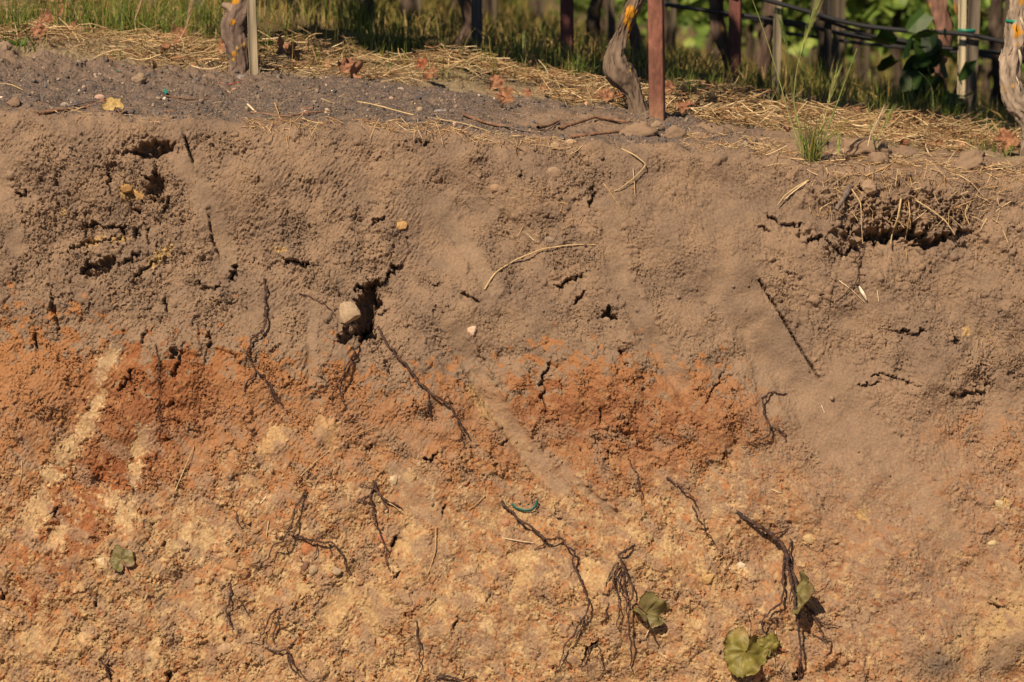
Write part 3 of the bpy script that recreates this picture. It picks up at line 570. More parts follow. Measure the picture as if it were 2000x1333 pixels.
G_ROOT = 'exposed roots in the bank face'
ROOTS = [
 ('thick dark root splitting into many strands beside the two green leaves', [([(1440, 1003), (1475, 1022), (1508, 1045), (1530, 1062), (1536, 1090), (1543, 1130), (1550, 1170), (1556, 1210), (1560, 1250), (1562, 1290), (1560, 1326)], 8, 24), ([(1490, 1047), (1515, 1042), (1548, 1030)], 4, 8), ([(1535, 1080), (1527, 1120), (1530, 1160), (1524, 1178), (1500, 1195), (1487, 1210), (1489, 1232), (1502, 1262), (1515, 1292)], 4.5, 16), ([(1540, 1085), (1548, 1125), (1556, 1160), (1562, 1200)], 5, 18), ([(1555, 1172), (1578, 1188), (1590, 1212), (1606, 1240), (1622, 1250)], 4.5, 14), ([(1580, 1190), (1598, 1212), (1622, 1222), (1640, 1224)], 3.5, 8), ([(1585, 1240), (1605, 1250), (1618, 1256)], 3, 6), ([(1560, 1290), (1568, 1310), (1555, 1333)], 5, 6), ([(1625, 1255), (1622, 1272), (1612, 1284)], 3.5, 6), ([(1545, 1050), (1538, 1100), (1545, 1150), (1540, 1175)], 4, 22)]),
 ('tangle of thin roots hanging beside the folded olive leaf', [([(1238, 1062), (1226, 1072), (1206, 1084), (1214, 1100), (1222, 1116), (1231, 1138), (1238, 1152), (1230, 1170), (1226, 1200), (1230, 1260), (1236, 1312)], 4.5, 20), ([(1212, 1108), (1196, 1135), (1204, 1160), (1209, 1190), (1201, 1222), (1212, 1233)], 3, 12), ([(1220, 1116), (1206, 1134), (1212, 1155), (1222, 1176)], 3, 14), ([(1208, 1096), (1190, 1118), (1183, 1146)], 2.5, 8), ([(1218, 1118), (1220, 1150), (1222, 1180), (1228, 1205)], 3.5, 16), ([(1190, 1180), (1182, 1205), (1174, 1222)], 2.5, 6), ([(1214, 1104), (1200, 1122), (1196, 1150), (1188, 1166)], 2.2, 10)]),
 ('long bent root running down from beside the green tie strip', [([(978, 975), (988, 992), (1015, 1015), (1045, 1036), (1066, 1055), (1092, 1052), (1108, 1068), (1126, 1078), (1115, 1090), (1120, 1108), (1131, 1125), (1138, 1150), (1147, 1168), (1148, 1192), (1138, 1208), (1122, 1238), (1104, 1260), (1096, 1288), (1082, 1316)], 5.5, 20), ([(1068, 1057), (1058, 1068), (1044, 1072)], 4, 6), ([(1140, 1206), (1137, 1228), (1130, 1244)], 3, 8), ([(1145, 1205), (1150, 1228)], 2.5, 6), ([(1100, 1272), (1108, 1292), (1116, 1296)], 2.5, 5), ([(1130, 1232), (1124, 1246)], 2.5, 5)]),
 ('long smooth root slanting from the dark hollow into the rust soil', [([(735, 640), (755, 668), (775, 696), (800, 725), (826, 756), (850, 774), (875, 790), (890, 812), (906, 838), (920, 858)], 4.6, 12), ([(838, 764), (836, 790), (843, 822)], 3.2, 6), ([(894, 818), (902, 848), (906, 872)], 2.8, 6), ([(748, 662), (732, 672), (726, 670)], 2, 5)]),
 ('root forking like a wishbone above the rust coloured stone', [([(597, 958), (584, 985), (572, 1008), (573, 1028), (566, 1046), (556, 1056), (535, 1066), (524, 1090), (505, 1110)], 4.4, 20), ([(569, 1047), (600, 1050), (626, 1058), (650, 1062), (668, 1080), (678, 1105), (681, 1120)], 4.2, 13), ([(558, 1066), (566, 1086)], 2.4, 6), ([(585, 1085), (594, 1106)], 2.2, 4), ([(619, 1060), (617, 1082), (612, 1092)], 2.6, 8), ([(647, 1062), (650, 1082), (645, 1088)], 2.4, 6)]),
 ('two stranded root hanging straight below the round stone', [([(704, 655), (700, 680), (688, 702), (672, 735), (656, 758), (650, 786)], 5, 18), ([(702, 660), (690, 706), (678, 738), (662, 762), (668, 782), (676, 800)], 4, 14)]),
 ('looping root in the grey soil left of the round stone', [([(516, 545), (519, 570), (517, 600), (520, 632), (512, 652), (492, 664), (484, 688), (492, 716), (508, 730), (530, 756), (543, 782), (553, 796)], 4.6, 13), ([(502, 726), (488, 746), (480, 770)], 3.6, 8), ([(520, 742), (534, 776), (546, 780)], 3.4, 8)]),
 ('fine upright root crossing the dark rust crack at left', [([(302, 668), (311, 694), (311, 740), (315, 770), (309, 800), (313, 822), (326, 842)], 3, 6)]),
 ('tufted root with fine hairs and a straw caught in it', [([(728, 940), (738, 962), (758, 980), (785, 996)], 5, 12), ([(732, 945), (722, 970), (730, 1000), (737, 1030), (745, 1052), (757, 1072), (754, 1094), (763, 1114)], 3.6, 9), ([(735, 955), (712, 950), (700, 948)], 2.4, 5), ([(730, 958), (712, 972), (694, 982)], 2.4, 5), ([(745, 972), (752, 992), (750, 1003)], 3, 8)]),
 ('root with a pale peeled upper end near the grey dust patch', [([(1300, 932), (1328, 953), (1354, 974), (1366, 1000)], 4.4, 10), ([(1353, 985), (1362, 1010), (1376, 1040), (1391, 1054), (1388, 1066)], 3.2, 7)]),
 ('hooked root at the end of the rust band under the slit', [([(1540, 768), (1502, 768), (1488, 786), (1490, 812), (1503, 838), (1500, 854), (1474, 862), (1445, 873)], 3.8, 11), ([(1503, 842), (1520, 838), (1534, 850)], 2.6, 6), ([(1498, 774), (1486, 780)], 3, 6)]),
 ('short forked root left of the leaning pale chip low on the bank', [([(448, 1142), (452, 1165), (439, 1194), (450, 1222), (462, 1246)], 4, 8), ([(452, 1166), (474, 1180), (489, 1206)], 2.6, 6)]),
 ('narrow hairpin root low on the bank between two forked roots', [([(550, 1186), (531, 1200), (520, 1226), (512, 1250), (480, 1256)], 3.4, 12), ([(550, 1188), (541, 1218), (535, 1246), (541, 1260)], 3.6, 8)]),
 ('matted root at the bottom edge below the hairpin root', [([(516, 1266), (543, 1274), (562, 1270), (576, 1300), (602, 1328)], 4.6, 10), ([(562, 1272), (566, 1300), (590, 1322)], 3.4, 8), ([(560, 1268), (575, 1252)], 3, 6)]),
 ('straight dark root dropping to the bottom edge near a straw', [([(815, 1212), (818, 1250), (820, 1290), (832, 1328)], 3.6, 10)]),
 ('knotted root lying level along the bottom edge', [([(835, 1331), (868, 1322), (905, 1328), (930, 1322)], 4.4, 10), ([(902, 1326), (908, 1310)], 3, 5)]),
 ('thin dark root in the rust soil above the pale peeled root', [([(1226, 895), (1244, 925), (1251, 958), (1256, 984)], 2.6, 5)]),
 ('tiny curled root above the short forked root', [([(456, 994), (464, 1014), (474, 1034), (480, 1026), (476, 1008)], 2.4, 5)]),
 ('hair thin root leading to the left of the round stone', [([(580, 574), (608, 580), (632, 588), (650, 610), (660, 636)], 1.9, 4)]),
 ('hair thin root hanging from the straw clad ledge to the feathery seed', [([(1680, 488), (1678, 528), (1668, 556), (1650, 572), (1632, 592)], 2, 6), ([(1672, 540), (1690, 536)], 1.6, 4)]),
 ('thin root with hairs at the bottom left corner of the bank', [([(196, 1288), (206, 1306), (214, 1333)], 3.4, 8), ([(204, 1300), (222, 1312)], 2.2, 4)]),
 ('small crooked root under the long bent root near the bottom', [([(1172, 1256), (1150, 1266), (1146, 1290), (1128, 1302)], 3, 8), ([(1168, 1262), (1176, 1285), (1180, 1310), (1168, 1330)], 2, 5)]),
 ('thin root running along the bottom of the rust and grey dust border', [([(652, 1065), (672, 1078), (680, 1110)], 2, 4)]),
]
for i, (lab, br) in enumerate(ROOTS[:-1]):
    centre(thing_mesh('root', root_mesh(br, 900+i), M_root, lab, 'root', G_ROOT))

# ---- straws, twigs, chips on the bank
def stalk(label, pts, wd, off, col, name='straw', cat='straw', group='dry straws lying on the bank', mat=None, knots=False, taper=.45):
    n = max(10, int(sum(math.dist(a, b) for a, b in zip(pts[:-1], pts[1:]))/5))
    p = wiggle(path_on(pts, off, n, .3), .0006, 40, len(pts)*7+int(pts[0][0]))
    rad = wd*(.38 if name == 'straw' else .5)*PXM*np.linspace(1, taper, n)
    if knots:
        rad = rad*(1+.12*np.sin(np.linspace(0, 9, n))+.25*(np.abs(np.linspace(0, 1, n)-.4) < .03)+.25*(np.abs(np.linspace(0, 1, n)-.75) < .03))
    v, f = tubes(p[None], rad[None], 7)
    c = A(*col)*(1+.12*np.repeat(vn(p, 90, 3), 7))[:, None]
    return centre(thing_mesh(name, (v, f, c), mat or M_straw, label, cat, group))
SC_ = (.42, .31, .175); SP = (.54, .43, .29); SB = (.42, .27, .13); TW = (.20, .115, .075); TG = (.16, .125, .11)
for a in [
 ('long curved straw arching across the grey soil', [(946, 568), (966, 535), (1010, 505), (1060, 486), (1110, 479), (1163, 479)], 5.5, [2, 5, 9, 9, 6, 3], SC_),
 ('straw bent in a sharp V under the rusty post', [(1214, 290), (1240, 306), (1263, 323), (1240, 348), (1215, 368), (1200, 375)], 4.4, [2, 10, 14, 12, 8, 3], SC_),
 ('short straw upright inside the V shaped straw', [(1236, 330), (1238, 355), (1241, 386)], 3.4, 5, SC_),
 ('thin straw slanting left of the V shaped straw', [(1178, 358), (1196, 385), (1215, 412)], 2.8, 3, SB),
 ('thin straw slanting through the orange soil toward the forked root', [(588, 930), (615, 905), (645, 878)], 2.8, 4, SC_),
 ('thin brown stem rising right above the slanting straw', [(650, 880), (690, 850), (742, 832)], 2.2, 2, SB),
 ('straw leaning on the orange soil right of the pale rock slabs', [(338, 970), (355, 930), (378, 872)], 3.6, 5, SC_),
 ('thin curved straw hanging right of the big ochre chip', [(852, 1030), (850, 1080), (836, 1122)], 3.2, 5, SB),
 ('cream straw lying level against the long bent root', [(985, 1052), (1010, 1056), (1042, 1061)], 4, 5, SP),
 ('short straw pointing at the feathery seed', [(1638, 550), (1660, 566), (1688, 592)], 3.2, 4, SP),
 ('tiny pale awn right of the feathery seed', [(1712, 568), (1716, 590)], 3.4, 3, SP),
 ('thin straw at the far left of the ochre layer', [(42, 900), (45, 918), (38, 948)], 3, 4, SC_),
 ('pale splinter stuck beside the folded olive leaf', [(1284, 1188), (1274, 1218), (1258, 1246)], 5, 6, SP),
 ('short straw leaning on the straight dark root', [(810, 1332), (820, 1308), (832, 1290)], 4, 6, SC_),
 ('tiny straw in the tan dust slope below the slit', [(1604, 792), (1611, 806)], 3.4, 2, SP),
 ('tiny forked straw on the far right grey soil', [(1942, 872), (1936, 892)], 3.6, 3, SC_),
 ('short white straw above the thick dark root', [(1506, 957), (1526, 962)], 4, 3, SP),
 ('short white straw above the big green leaf', [(1513, 1232), (1517, 1250)], 3.4, 4, SP),
 ('pale straw chip above the wishbone root', [(520, 970), (510, 983)], 5, 3, SP),
 ('pale thin splinter left of the wishbone root', [(525, 1018), (522, 1040), (519, 1050)], 3.4, 4, SP),
 ('straw crossing the tufted root', [(750, 978), (768, 988), (785, 998)], 3, 14, SC_),
 ('brown straw slanting beside the green tie strip', [(948, 968), (930, 985), (915, 995)], 3, 4, SB),
 ('short straw on the gravel at the left edge', [(0, 172), (22, 172), (46, 176)], 5, 4, SC_),
 ('long pale straw along the lip of the bank', [(700, 205), (740, 216), (800, 226), (860, 236), (905, 246), (958, 264)], 5, 6, SC_),
 ('thick short pale straw on the lip left of the brown tangle', [(484, 213), (500, 220), (512, 223)], 7, 6, SP),
 ('thin straw hanging over the lip below the brown tangle', [(536, 210), (548, 235), (558, 265), (563, 290)], 4, [10, 10, 6, 3], SB),
 ('thin dark straw beside the one hanging over the lip', [(545, 235), (535, 260), (526, 280)], 3.2, 5, SB),
 ('long pale straw hanging before the dark ledge', [(1757, 392), (1752, 425), (1744, 455), (1737, 482)], 6, [6, 26, 30, 28], SC_),
 ('thin straw hanging right of the long pale one', [(1771, 396), (1775, 425), (1770, 465), (1770, 504)], 3.6, [6, 20, 22, 12], SB),
 ('long straw slanting down right over the ledge hollow', [(1784, 394), (1815, 415), (1843, 438), (1860, 464)], 4.6, [6, 18, 26, 26], SC_),
 ('thin bent straw hanging from the snapped twig', [(1660, 364), (1678, 400), (1679, 440), (1684, 478)], 4, [4, 14, 16, 14], SC_),
 ('bundle like pale straw lying left of the snapped twig', [(1580, 353), (1550, 370), (1530, 385), (1517, 403)], 6, [4, 12, 16, 14], SC_),
 ('second pale straw under the bundle like one', [(1574, 358), (1545, 380), (1522, 398)], 4, [4, 8, 10, 10], SP),
 ('thin straw lying on the crumbs far right of the ledge', [(1874, 342), (1895, 362), (1920, 386)], 4, 8, SC_),
 ('folded straw hanging at the right end of the ledge', [(1888, 402), (1881, 420), (1892, 444)], 4.6, 10, SC_),
 ('brown stem lying across the clods above the ledge', [(1690, 346), (1730, 334), (1768, 312)], 4.6, 10, SB),
 ('thin straw reaching over the upper clod', [(1697, 290), (1704, 320), (1714, 352)], 3, 14, SB),
 ('pale upright straw on the right of the bank top', [(1920, 315), (1924, 290), (1928, 255)], 5, [4, 30, 60], SP),
 ('pale short straw standing behind the upper clod', [(1815, 308), (1802, 288), (1788, 274)], 4.6, [4, 24, 40], SP),
 ('pale stalk running off the right edge of the bank top', [(1940, 338), (1970, 334), (2004, 324)], 6, 10, SC_),
 ('lone short straw on the smooth grey soil at right', [(1956, 452), (1966, 476)], 4, 3, SC_),
 ('thin short straw under the crumbs right of the ledge', [(1945, 436), (1953, 412)], 3, 4, SC_),
 ('small straw in the grey soil above the long curved straw', [(1042, 470), (1028, 455)], 3, 3, SP)]:
    stalk(*a)
TWG = 'twigs on the bank top'
for a in [
 ('brown twig lying on the gravel left of the yellow leaf', [(74, 224), (110, 219), (160, 211), (205, 205)], 7, 6, TW),
 ('thin twig lying level right of the teal scrap', [(322, 197), (370, 198), (425, 196)], 3.6, 5, TW),
 ('thin grey twig crossing the gravel above the yellow leaf', [(130, 212), (190, 206), (240, 210), (330, 222)], 3, 4, TG),
 ('reddish twig piece above the yellow leaf', [(196, 206), (226, 208)], 6, 5, (.3, .14, .08)),
 ('brown twig in the tangle of straw on the lip', [(490, 226), (560, 232), (600, 226), (645, 224)], 5, 7, TW),
 ('dark twig sunk in the gravel behind the tangle', [(588, 214), (612, 217)], 7, 5, TW),
 ('long brown twig lying on the lip beside the long pale straw', [(905, 230), (945, 240), (975, 248), (1003, 252)], 6.5, 7, TW),
 ('thin curved twig joining the two pruned canes', [(985, 250), (1020, 262), (1055, 260), (1092, 246)], 3.6, 7, TG),
 ('short pruned cane with a cut end', [(1050, 256), (1070, 250), (1090, 244)], 8, 9, TW),
 ('long pruned cane reaching to the foot of the vine', [(1092, 254), (1130, 246), (1165, 236), (1195, 238), (1228, 241)], 7, 10, TW),
 ('straight cane lying below the long pruned cane', [(1112, 266), (1160, 266), (1215, 261)], 8, 7, TW),
 ('snapped grey twig poking out of the straw clad ledge', [(1660, 366), (1650, 384), (1640, 398), (1630, 416)], 12, [4, 24, 34, 40], TG)]:
    stalk(a[0], a[1], a[2], a[3], a[4], 'twig', 'twig', TWG, M_bark, True, .7)
# feathery seed
v, f = tubes(np.array([[on(1676, 562, .006), on(1682, 572, .01), on(1688, 582, .01), on(1692, 588, .006)]]), np.array([[.002, .005, .0045, .001]]), 8, .4)
centre(thing_mesh('seed', (v, f, A(.75, .68, .56)), M_straw, 'white feathery seed stuck on the smooth grey soil', 'seed'))

# ---- stones and clods
def stone(label, u, v, rx, ry, col, out=.35, ang=0, seed=0, rough=.22, angular=.85, name='stone', cat='stone', group='stones in the bank', mat=None, depth=None, sub=2):
    vv, ff = rock_shape(sub, 300+seed, rough, angular)
    if name == 'soil_clod': vv = vv*(1+.2*fbm(vv, 2.4, 4, seed)+.09*fbm(vv, 9, 3, seed+3))[:, None]
    else: vv = vv*(1+.03*fbm(vv, 5, 3, seed))[:, None]
    d = depth if depth else (.8 if name == 'soil_clod' or seed == 77 else .5)*min(rx, ry)
    a = math.radians(-ang); s = vv*np.array((rx, d, ry))*PXM
    x, z = s[:, 0]*math.cos(a)-s[:, 2]*math.sin(a), s[:, 0]*math.sin(a)+s[:, 2]*math.cos(a)
    p = on(u, v); n = nrm(u, v)
    q = p+n*(d*PXM*(out if name == 'soil_clod' or seed in (1, 2) else out*.45))
    V_ = np.stack((x, s[:, 1], z), -1)
    c = A(*col)*(1+.1*fbm(vv, 3, 3, seed+5))[:, None]
    c = c if seed in (3, 45, 46) else c*.72+A(.30, .205, .14)*.2
    o = mesh(name, V_, ff, mat or M_rock, c, sub == 4 or seed in (1, 43, 51)); o.location = Vector([float(t) for t in q])
    return tag(o, label, cat, group)
i = 0
for a in [
 ('round pale brown stone jutting from the dark hollow', 681, 613, 25, 25, (.38, .29, .20), .75, 12, 77, .16, .8),
 ('small brown clod bridging the dark hollow', 724, 590, 7, 7, (.26, .19, .13), 1.5, 0, 2, .1, .3),
 ('pink and white quartz chip in the smooth grey soil', 921, 649, 13, 11, (.50, .36, .28), .25, 0, 3, .2, .8),
 ('flat yellow stone above the long scrape mark', 783, 440, 15, 10, (.47, .29, .11), .2, 10, 4, .12, .7),
 ('larger ochre stone wedged beside the black slot at left', 272, 380, 20, 9, (.44, .27, .10), .5, 30, 5, .18, .9),
 ('small ochre stone left of the larger ochre one', 249, 369, 13, 9, (.34, .19, .06), .5, 10, 6, .22, .9),
 ('dark pebble lodged in the small hole right of centre', 1184, 624, 9, 7, (.25, .18, .13), .7, 0, 7),
 ('smooth oval lump in the grey soil below the bent straw', 1082, 338, 17, 12, (.28, .20, .14), .3, 10, 8, .1, .3),
 ('brown lump beside a dark crack above the long curved straw', 968, 368, 12, 9, (.33, .22, .14), .4, 0, 9),
 ('rust coloured flat stone under the wishbone root', 600, 1074, 15, 15, (.36, .13, .05), .15, 20, 10, .12, .5),
 ('dark maroon pebble at the tip of a thin root', 597, 1105, 6, 11, (.15, .07, .055), .7, 20, 11, .08, .3),
 ('grey oval pebble next to the maroon one', 612, 1114, 9, 11, (.34, .26, .17), .6, 20, 12, .08, .3),
 ('grey tan pebble right of the oval pebble', 657, 1118, 11, 10, (.33, .25, .17), .5, 0, 13),
 ('long reddish pebble touching the tufted root', 747, 1052, 8, 14, (.42, .18, .10), .5, -40, 14, .08, .3),
 ('small reddish pebble left of the long bent root', 988, 1022, 9, 9, (.40, .20, .12), .5, 0, 15, .08, .3),
 ('round tan pebble low on the bank above the straight dark root', 743, 1253, 9, 9, (.42, .28, .16), .5, 0, 16, .08, .3),
 ('oval grey brown pebble beside the short forked root', 440, 1268, 17, 12, (.38, .26, .16), .35, -10, 17, .08, .3),
 ('white angular chip left of the thick dark root', 1447, 1105, 9, 8, (.66, .55, .42), .4, 0, 18, .2, .9),
 ('yellow flat chip above the big green leaf', 1382, 1130, 15, 10, (.50, .33, .13), .2, -20, 19, .2, .9),
 ('pale chip on the tan slope right of the thick root', 1582, 1053, 13, 10, (.52, .38, .20), .2, 20, 20, .15, .8),
 ('small clod on the grey soil at far right', 1919, 887, 11, 9, (.32, .21, .14), .7, 0, 21),
 ('pale squarish chip at the far right middle', 1953, 984, 15, 9, (.48, .38, .22), .2, 30, 22, .2, .9),
 ('light chip below the squarish one', 1941, 1062, 12, 8, (.48, .38, .22), .2, -10, 23, .2, .9),
 ('small tan pebble under the straw clad ledge', 1650, 506, 7, 7, (.38, .27, .18), .5, 0, 24),
 ('grey fragment just above the long curved straw', 1075, 468, 18, 8, (.24, .20, .165), .15, 10, 25, .2, .9),
 ('white fan shaped chip left of the pale slabs', 201, 1100, 12, 14, (.60, .47, .28), .25, 0, 26, .2, .9),
 ('dark chip in the ochre left of the green lobed leaf', 112, 1122, 6, 6, (.10, .06, .05), .4, 0, 27),
 ('round bluish white chip in the orange layer', 768, 938, 9, 10, (.55, .44, .30), .3, 0, 28, .2, .8),
 ('orange flat stone in the lower left', 450, 1105, 16, 12, (.38, .21, .10), .2, 20, 29, .12, .6),
 ('large clod lying at the foot of the middle vine', 1243, 264, 42, 24, (.23, .16, .112), .25, -6, 30, .14, .4, 'soil_clod', 'clod', 'clods on the bank top', M_soil, 24, 4),
 ('rounded clod right of the large one by the dead leaves', 1318, 271, 24, 18, (.22, .155, .11), .35, 0, 31, .14, .4, 'soil_clod', 'clod', 'clods on the bank top', M_soil, None, 4),
 ('small clod between the two rounded clods', 1284, 252, 13, 12, (.27, .2, .14), .6, 0, 32, .2, .4, 'soil_clod', 'clod', 'clods on the bank top', M_soil, None, 4),
 ('grey clod casting a shadow left of the tall grass clump', 1502, 240, 20, 16, (.29, .22, .16), .6, 0, 33, .15, .5, 'soil_clod', 'clod', 'clods on the bank top', M_soil, None, 4),
 ('broad smooth clod right of the tall grass clump', 1690, 305, 46, 26, (.23, .16, .11), .25, 4, 34, .13, .4, 'soil_clod', 'clod', 'clods on the bank top', M_soil, 26, 4),
 ('upright clod face below the broad smooth clod', 1717, 322, 26, 22, (.22, .155, .11), .3, 30, 35, .16, .4, 'soil_clod', 'clod', 'clods on the bank top', M_soil, 20, 4),
 ('tilted oblong clod near the right edge of the bank top', 1888, 330, 42, 20, (.22, .155, .11), .35, -22, 36, .15, .5, 'soil_clod', 'clod', 'clods on the bank top', M_soil, 24, 4),
 ('small round clod in the middle of the ledge', 1697, 368, 17, 14, (.29, .205, .145), .7, 0, 37, .15, .4, 'soil_clod', 'clod', 'clods on the bank top', M_soil, None, 4),
 ('brown clod on the gravel near the left edge', 28, 205, 14, 13, (.22, .15, .11), .6, 0, 38, .15, .6, 'soil_clod', 'clod', 'clods on the bank top', M_soil, None, 4),
 ('grey clod against the straw at the far left', 8, 106, 19, 15, (.24, .18, .14), .6, 0, 39, .18, .5, 'soil_clod', 'clod', 'clods on the bank top', M_soil, None, 4),
 ('dark mouthed clod in the middle of the left gravel', 272, 164, 17, 13, (.26, .195, .14), .6, 0, 40, .2, .6, 'soil_clod', 'clod', 'clods on the bank top', M_soil, None, 4),
 ('pink stone on the dark gravel left of the yellow leaf', 194, 195, 12, 8, (.50, .33, .27), .6, 0, 41, .1, .4),
 ('grey pebble beside the brown twig', 127, 206, 10, 7, (.30, .27, .24), .6, 0, 42, .1, .4),
 ('blue grey pebble at the foot of the wooden stake', 471, 150, 12, 7, (.20, .21, .24), .5, 0, 43, .08, .3),
 ('grey pebble low beside the blue grey one', 487, 167, 8, 5, (.19, .195, .21), .5, 0, 44, .08, .3),
 ('bright white pebble on the gravel right of the stake', 646, 174, 4.5, 4.5, (.8, .76, .7), .6, 0, 45, .1, .5),
 ('smaller white pebble beside the bright one', 667, 172, 3.5, 3.5, (.78, .74, .68), .6, 0, 46, .1, .5),
 ('dark round pebble at the straw border', 753, 157, 8, 8, (.13, .11, .11), .7, 0, 47, .08, .3),
 ('pale flat pebble right of the dark round one', 782, 171, 9, 5, (.42, .36, .29), .6, 0, 48, .1, .4),
 ('light grey pebble on the gravel before the straw mound', 760, 181, 7, 4, (.45, .42, .40), .6, 0, 49, .1, .4),
 ('pinkish pebble under the light grey one', 763, 190, 6, 4, (.50, .34, .28), .6, 0, 50, .1, .4),
 ('blue grey pebble on the brown part of the gravel', 858, 215, 12, 6, (.24, .25, .27), .5, 0, 51, .08, .3),
 ('tan pebble left of the blue grey one', 820, 216, 7, 7, (.38, .29, .19), .5, 0, 52, .1, .4),
 ('dark blue pebble by the brown twig on the lip', 998, 243, 8, 5, (.09, .095, .11), .6, 0, 53, .08, .3),
 ('pale stone on the lip under the straight cane', 1115, 277, 15, 9, (.42, .31, .20), .4, 10, 54, .15, .6),
 ('tan stone left of the pale stone on the lip', 1084, 286, 10, 8, (.36, .26, .17), .5, 0, 55, .12, .5),
 ('cream pebble right of the brown tangle', 640, 217, 6, 6, (.52, .42, .29), .5, 0, 56, .1, .5),
 ('small pink pebble on the dark gravel below the stake', 446, 178, 5, 4, (.5, .34, .27), .5, 0, 57, .1, .5),
 ('salmon pebble next to the red thread', 457, 172, 7, 4, (.46, .25, .18), .5, 0, 58, .1, .5)]:
    stone(*a)

# ---- leaves
def leaf_data(size, seed, curl=.25, n=60, rings=8, cols=((.10, .16, .03), (.20, .26, .08)), lobes=.28, cup=0):
    r_ = np.random.default_rng(seed)
    th = np.linspace(0, 2*np.pi, n, endpoint=False)
    r0 = .72+lobes*np.cos(5*(th-np.pi/2))*.6+.05*np.cos(3*th+seed)+.045*np.abs(np.sin(14*th+seed))
    r0 *= 1-.45*np.exp(-((th-3*np.pi/2)/.2)**2)
    r0 *= 1+.16*fbm(np.stack((np.cos(th)*1.6, np.sin(th)*1.6, 0*th), -1), 1.2, 3, seed+31)
    rr = np.linspace(.02, 1, rings)**.85
    x = rr[:, None]*r0*np.cos(th); y = rr[:, None]*r0*np.sin(th)+.1
    p = np.stack((x, y, 0*x), -1)
    z = curl*(fbm(p, 1.6, 3, seed)+.5*(rr[:, None]**2)*np.sin(5*th+seed)*.5)+.05*fbm(p, 6, 2, seed+4)+cup*(x**2)
    z += .035*np.abs(np.sin(2.5*(th-np.pi/2)))*rr[:, None]
    v = np.stack((x, y, z), -1).reshape(-1, 3)*size
    a = (np.arange(rings-1)[:, None]*n+np.arange(n)[None]); b = (np.arange(rings-1)[:, None]*n+(np.arange(n)[None]+1) % n)
    f = np.stack((a, b, b+n, a+n), -1).reshape(-1, 4)
    vein = np.exp(-(np.sin(2.5*(th-np.pi/2))/.12)**2)[None]*(rr[:, None] > .05)*(1-.5*rr[:, None])
    m = np.clip(.35*fbm(p, 3, 3, seed+9)+.5*vein+.15, 0, 1)[..., None]
    c = (A(*cols[0])*(1-m)+A(*cols[1])*m)
    edge = np.clip(fbm(p, 2.2, 2, seed+2)+rr[:, None]-.9, 0, .8)[..., None]
    if len(cols) > 2: c = c*(1-edge)+A(*cols[2])*edge
    # give the blade a thickness
    t = .0006; V2 = np.r_[v, v+np.array((0, 0, -t))]; F2 = np.r_[f, f[:, ::-1]+len(v)]
    e0 = (rings-1)*n+np.arange(n); e1 = (rings-1)*n+(np.arange(n)+1) % n
    F2 = np.r_[F2, np.stack((e0, e0+len(v), e1+len(v), e1), 1)]
    return V2, F2, np.r_[c.reshape(-1, 3), c.reshape(-1, 3)]
def orient(o, normal, spin):
    n = Vector([float(x) for x in normal]).normalized(); q = n.to_track_quat('Z', 'Y'); o.rotation_mode = 'QUATERNION'
    from mathutils import Quaternion
    o.rotation_quaternion = q @ Quaternion((0, 0, 1), math.radians(spin))
GREEN = ((.19, .165, .035), (.29, .24, .075), (.32, .21, .10)); OLIVE = ((.17, .15, .055), (.26, .20, .10), (.28, .19, .11))
DEAD = ((.27, .13, .075), (.38, .21, .13), (.18, .08, .05)); YELL = ((.36, .25, .10), (.48, .35, .16), (.22, .24, .07)); BROWN = ((.26, .13, .07), (.40, .22, .12)); RED = ((.28, .09, .05), (.44, .19, .12), (.2, .07, .05))
def leaf(label, u, v, size_px, cols, spin=0, tiltv=(0, 0, 0), off=8, seed=1, curl=.25, cup=0, pos=None, group='fallen leaves', mat=None, lobes=.15, petiole=(1, 0)):
    c = on(u, v, off*.001) if pos is None else pos
    n = nrm(u, v)+np.array(tiltv) if pos is None else np.array(tiltv, float)
    t = based('leaf', [float(x) for x in c], label, 'leaf', group)
    orient(t, n, spin)
    s = size_px*.5*PXM*1.25
    d = leaf_data(s, seed, curl, cols=cols, cup=cup, lobes=lobes)
    mesh('blade', *d[:2], mat or M_dry, d[2], parent=t)
    pp = np.array([(0, .02*s, .0), (.05*s*petiole[0], -.35*s, .08*s), (.12*s, -.9*s, .10*s), (.25*s, -1.25*s, .02*s)])
    pv, pf = tubes(resample(pp, 12)[None], np.full((1, 12), .0011), 5)
    mesh('petiole', pv, pf, M_root, A(.30, .12, .09), parent=t)
    return t
leaf('big wilted green vine leaf low beside the thick dark root', 1455, 1268, 94, GREEN, 165, (.1, 0, .1), 9, 3, .3, .0, mat=M_leaf, lobes=.05)
leaf('small green wilted flap at the right of the big green leaf', 1504, 1262, 46, GREEN, 60, (.3, 0, .1), 12, 8, .45, 0, mat=M_leaf, lobes=.05)
leaf('green leaf caught edge on behind the thick dark root', 1568, 1160, 88, OLIVE, 150, (-1.5, 0, .6), 20, 5, .35, .6, mat=M_leaf, lobes=.12)
leaf('folded olive leaf hanging by the tangle of thin roots', 1262, 1198, 66, OLIVE, 215, (.7, 0, .3), 14, 6, .35, .6, mat=M_leaf, lobes=.15)
leaf('small green lobed leaf stuck left on the ochre soil', 243, 1095, 48, OLIVE, 20, (0, 0, .1), 9, 7, .12, 0, mat=M_leaf, lobes=.12)
leaf('withered yellow leaf lying on the lip at left', 222, 221, 44, YELL, 30, (0, -1.2, .2), 14, 9, .25, .2)
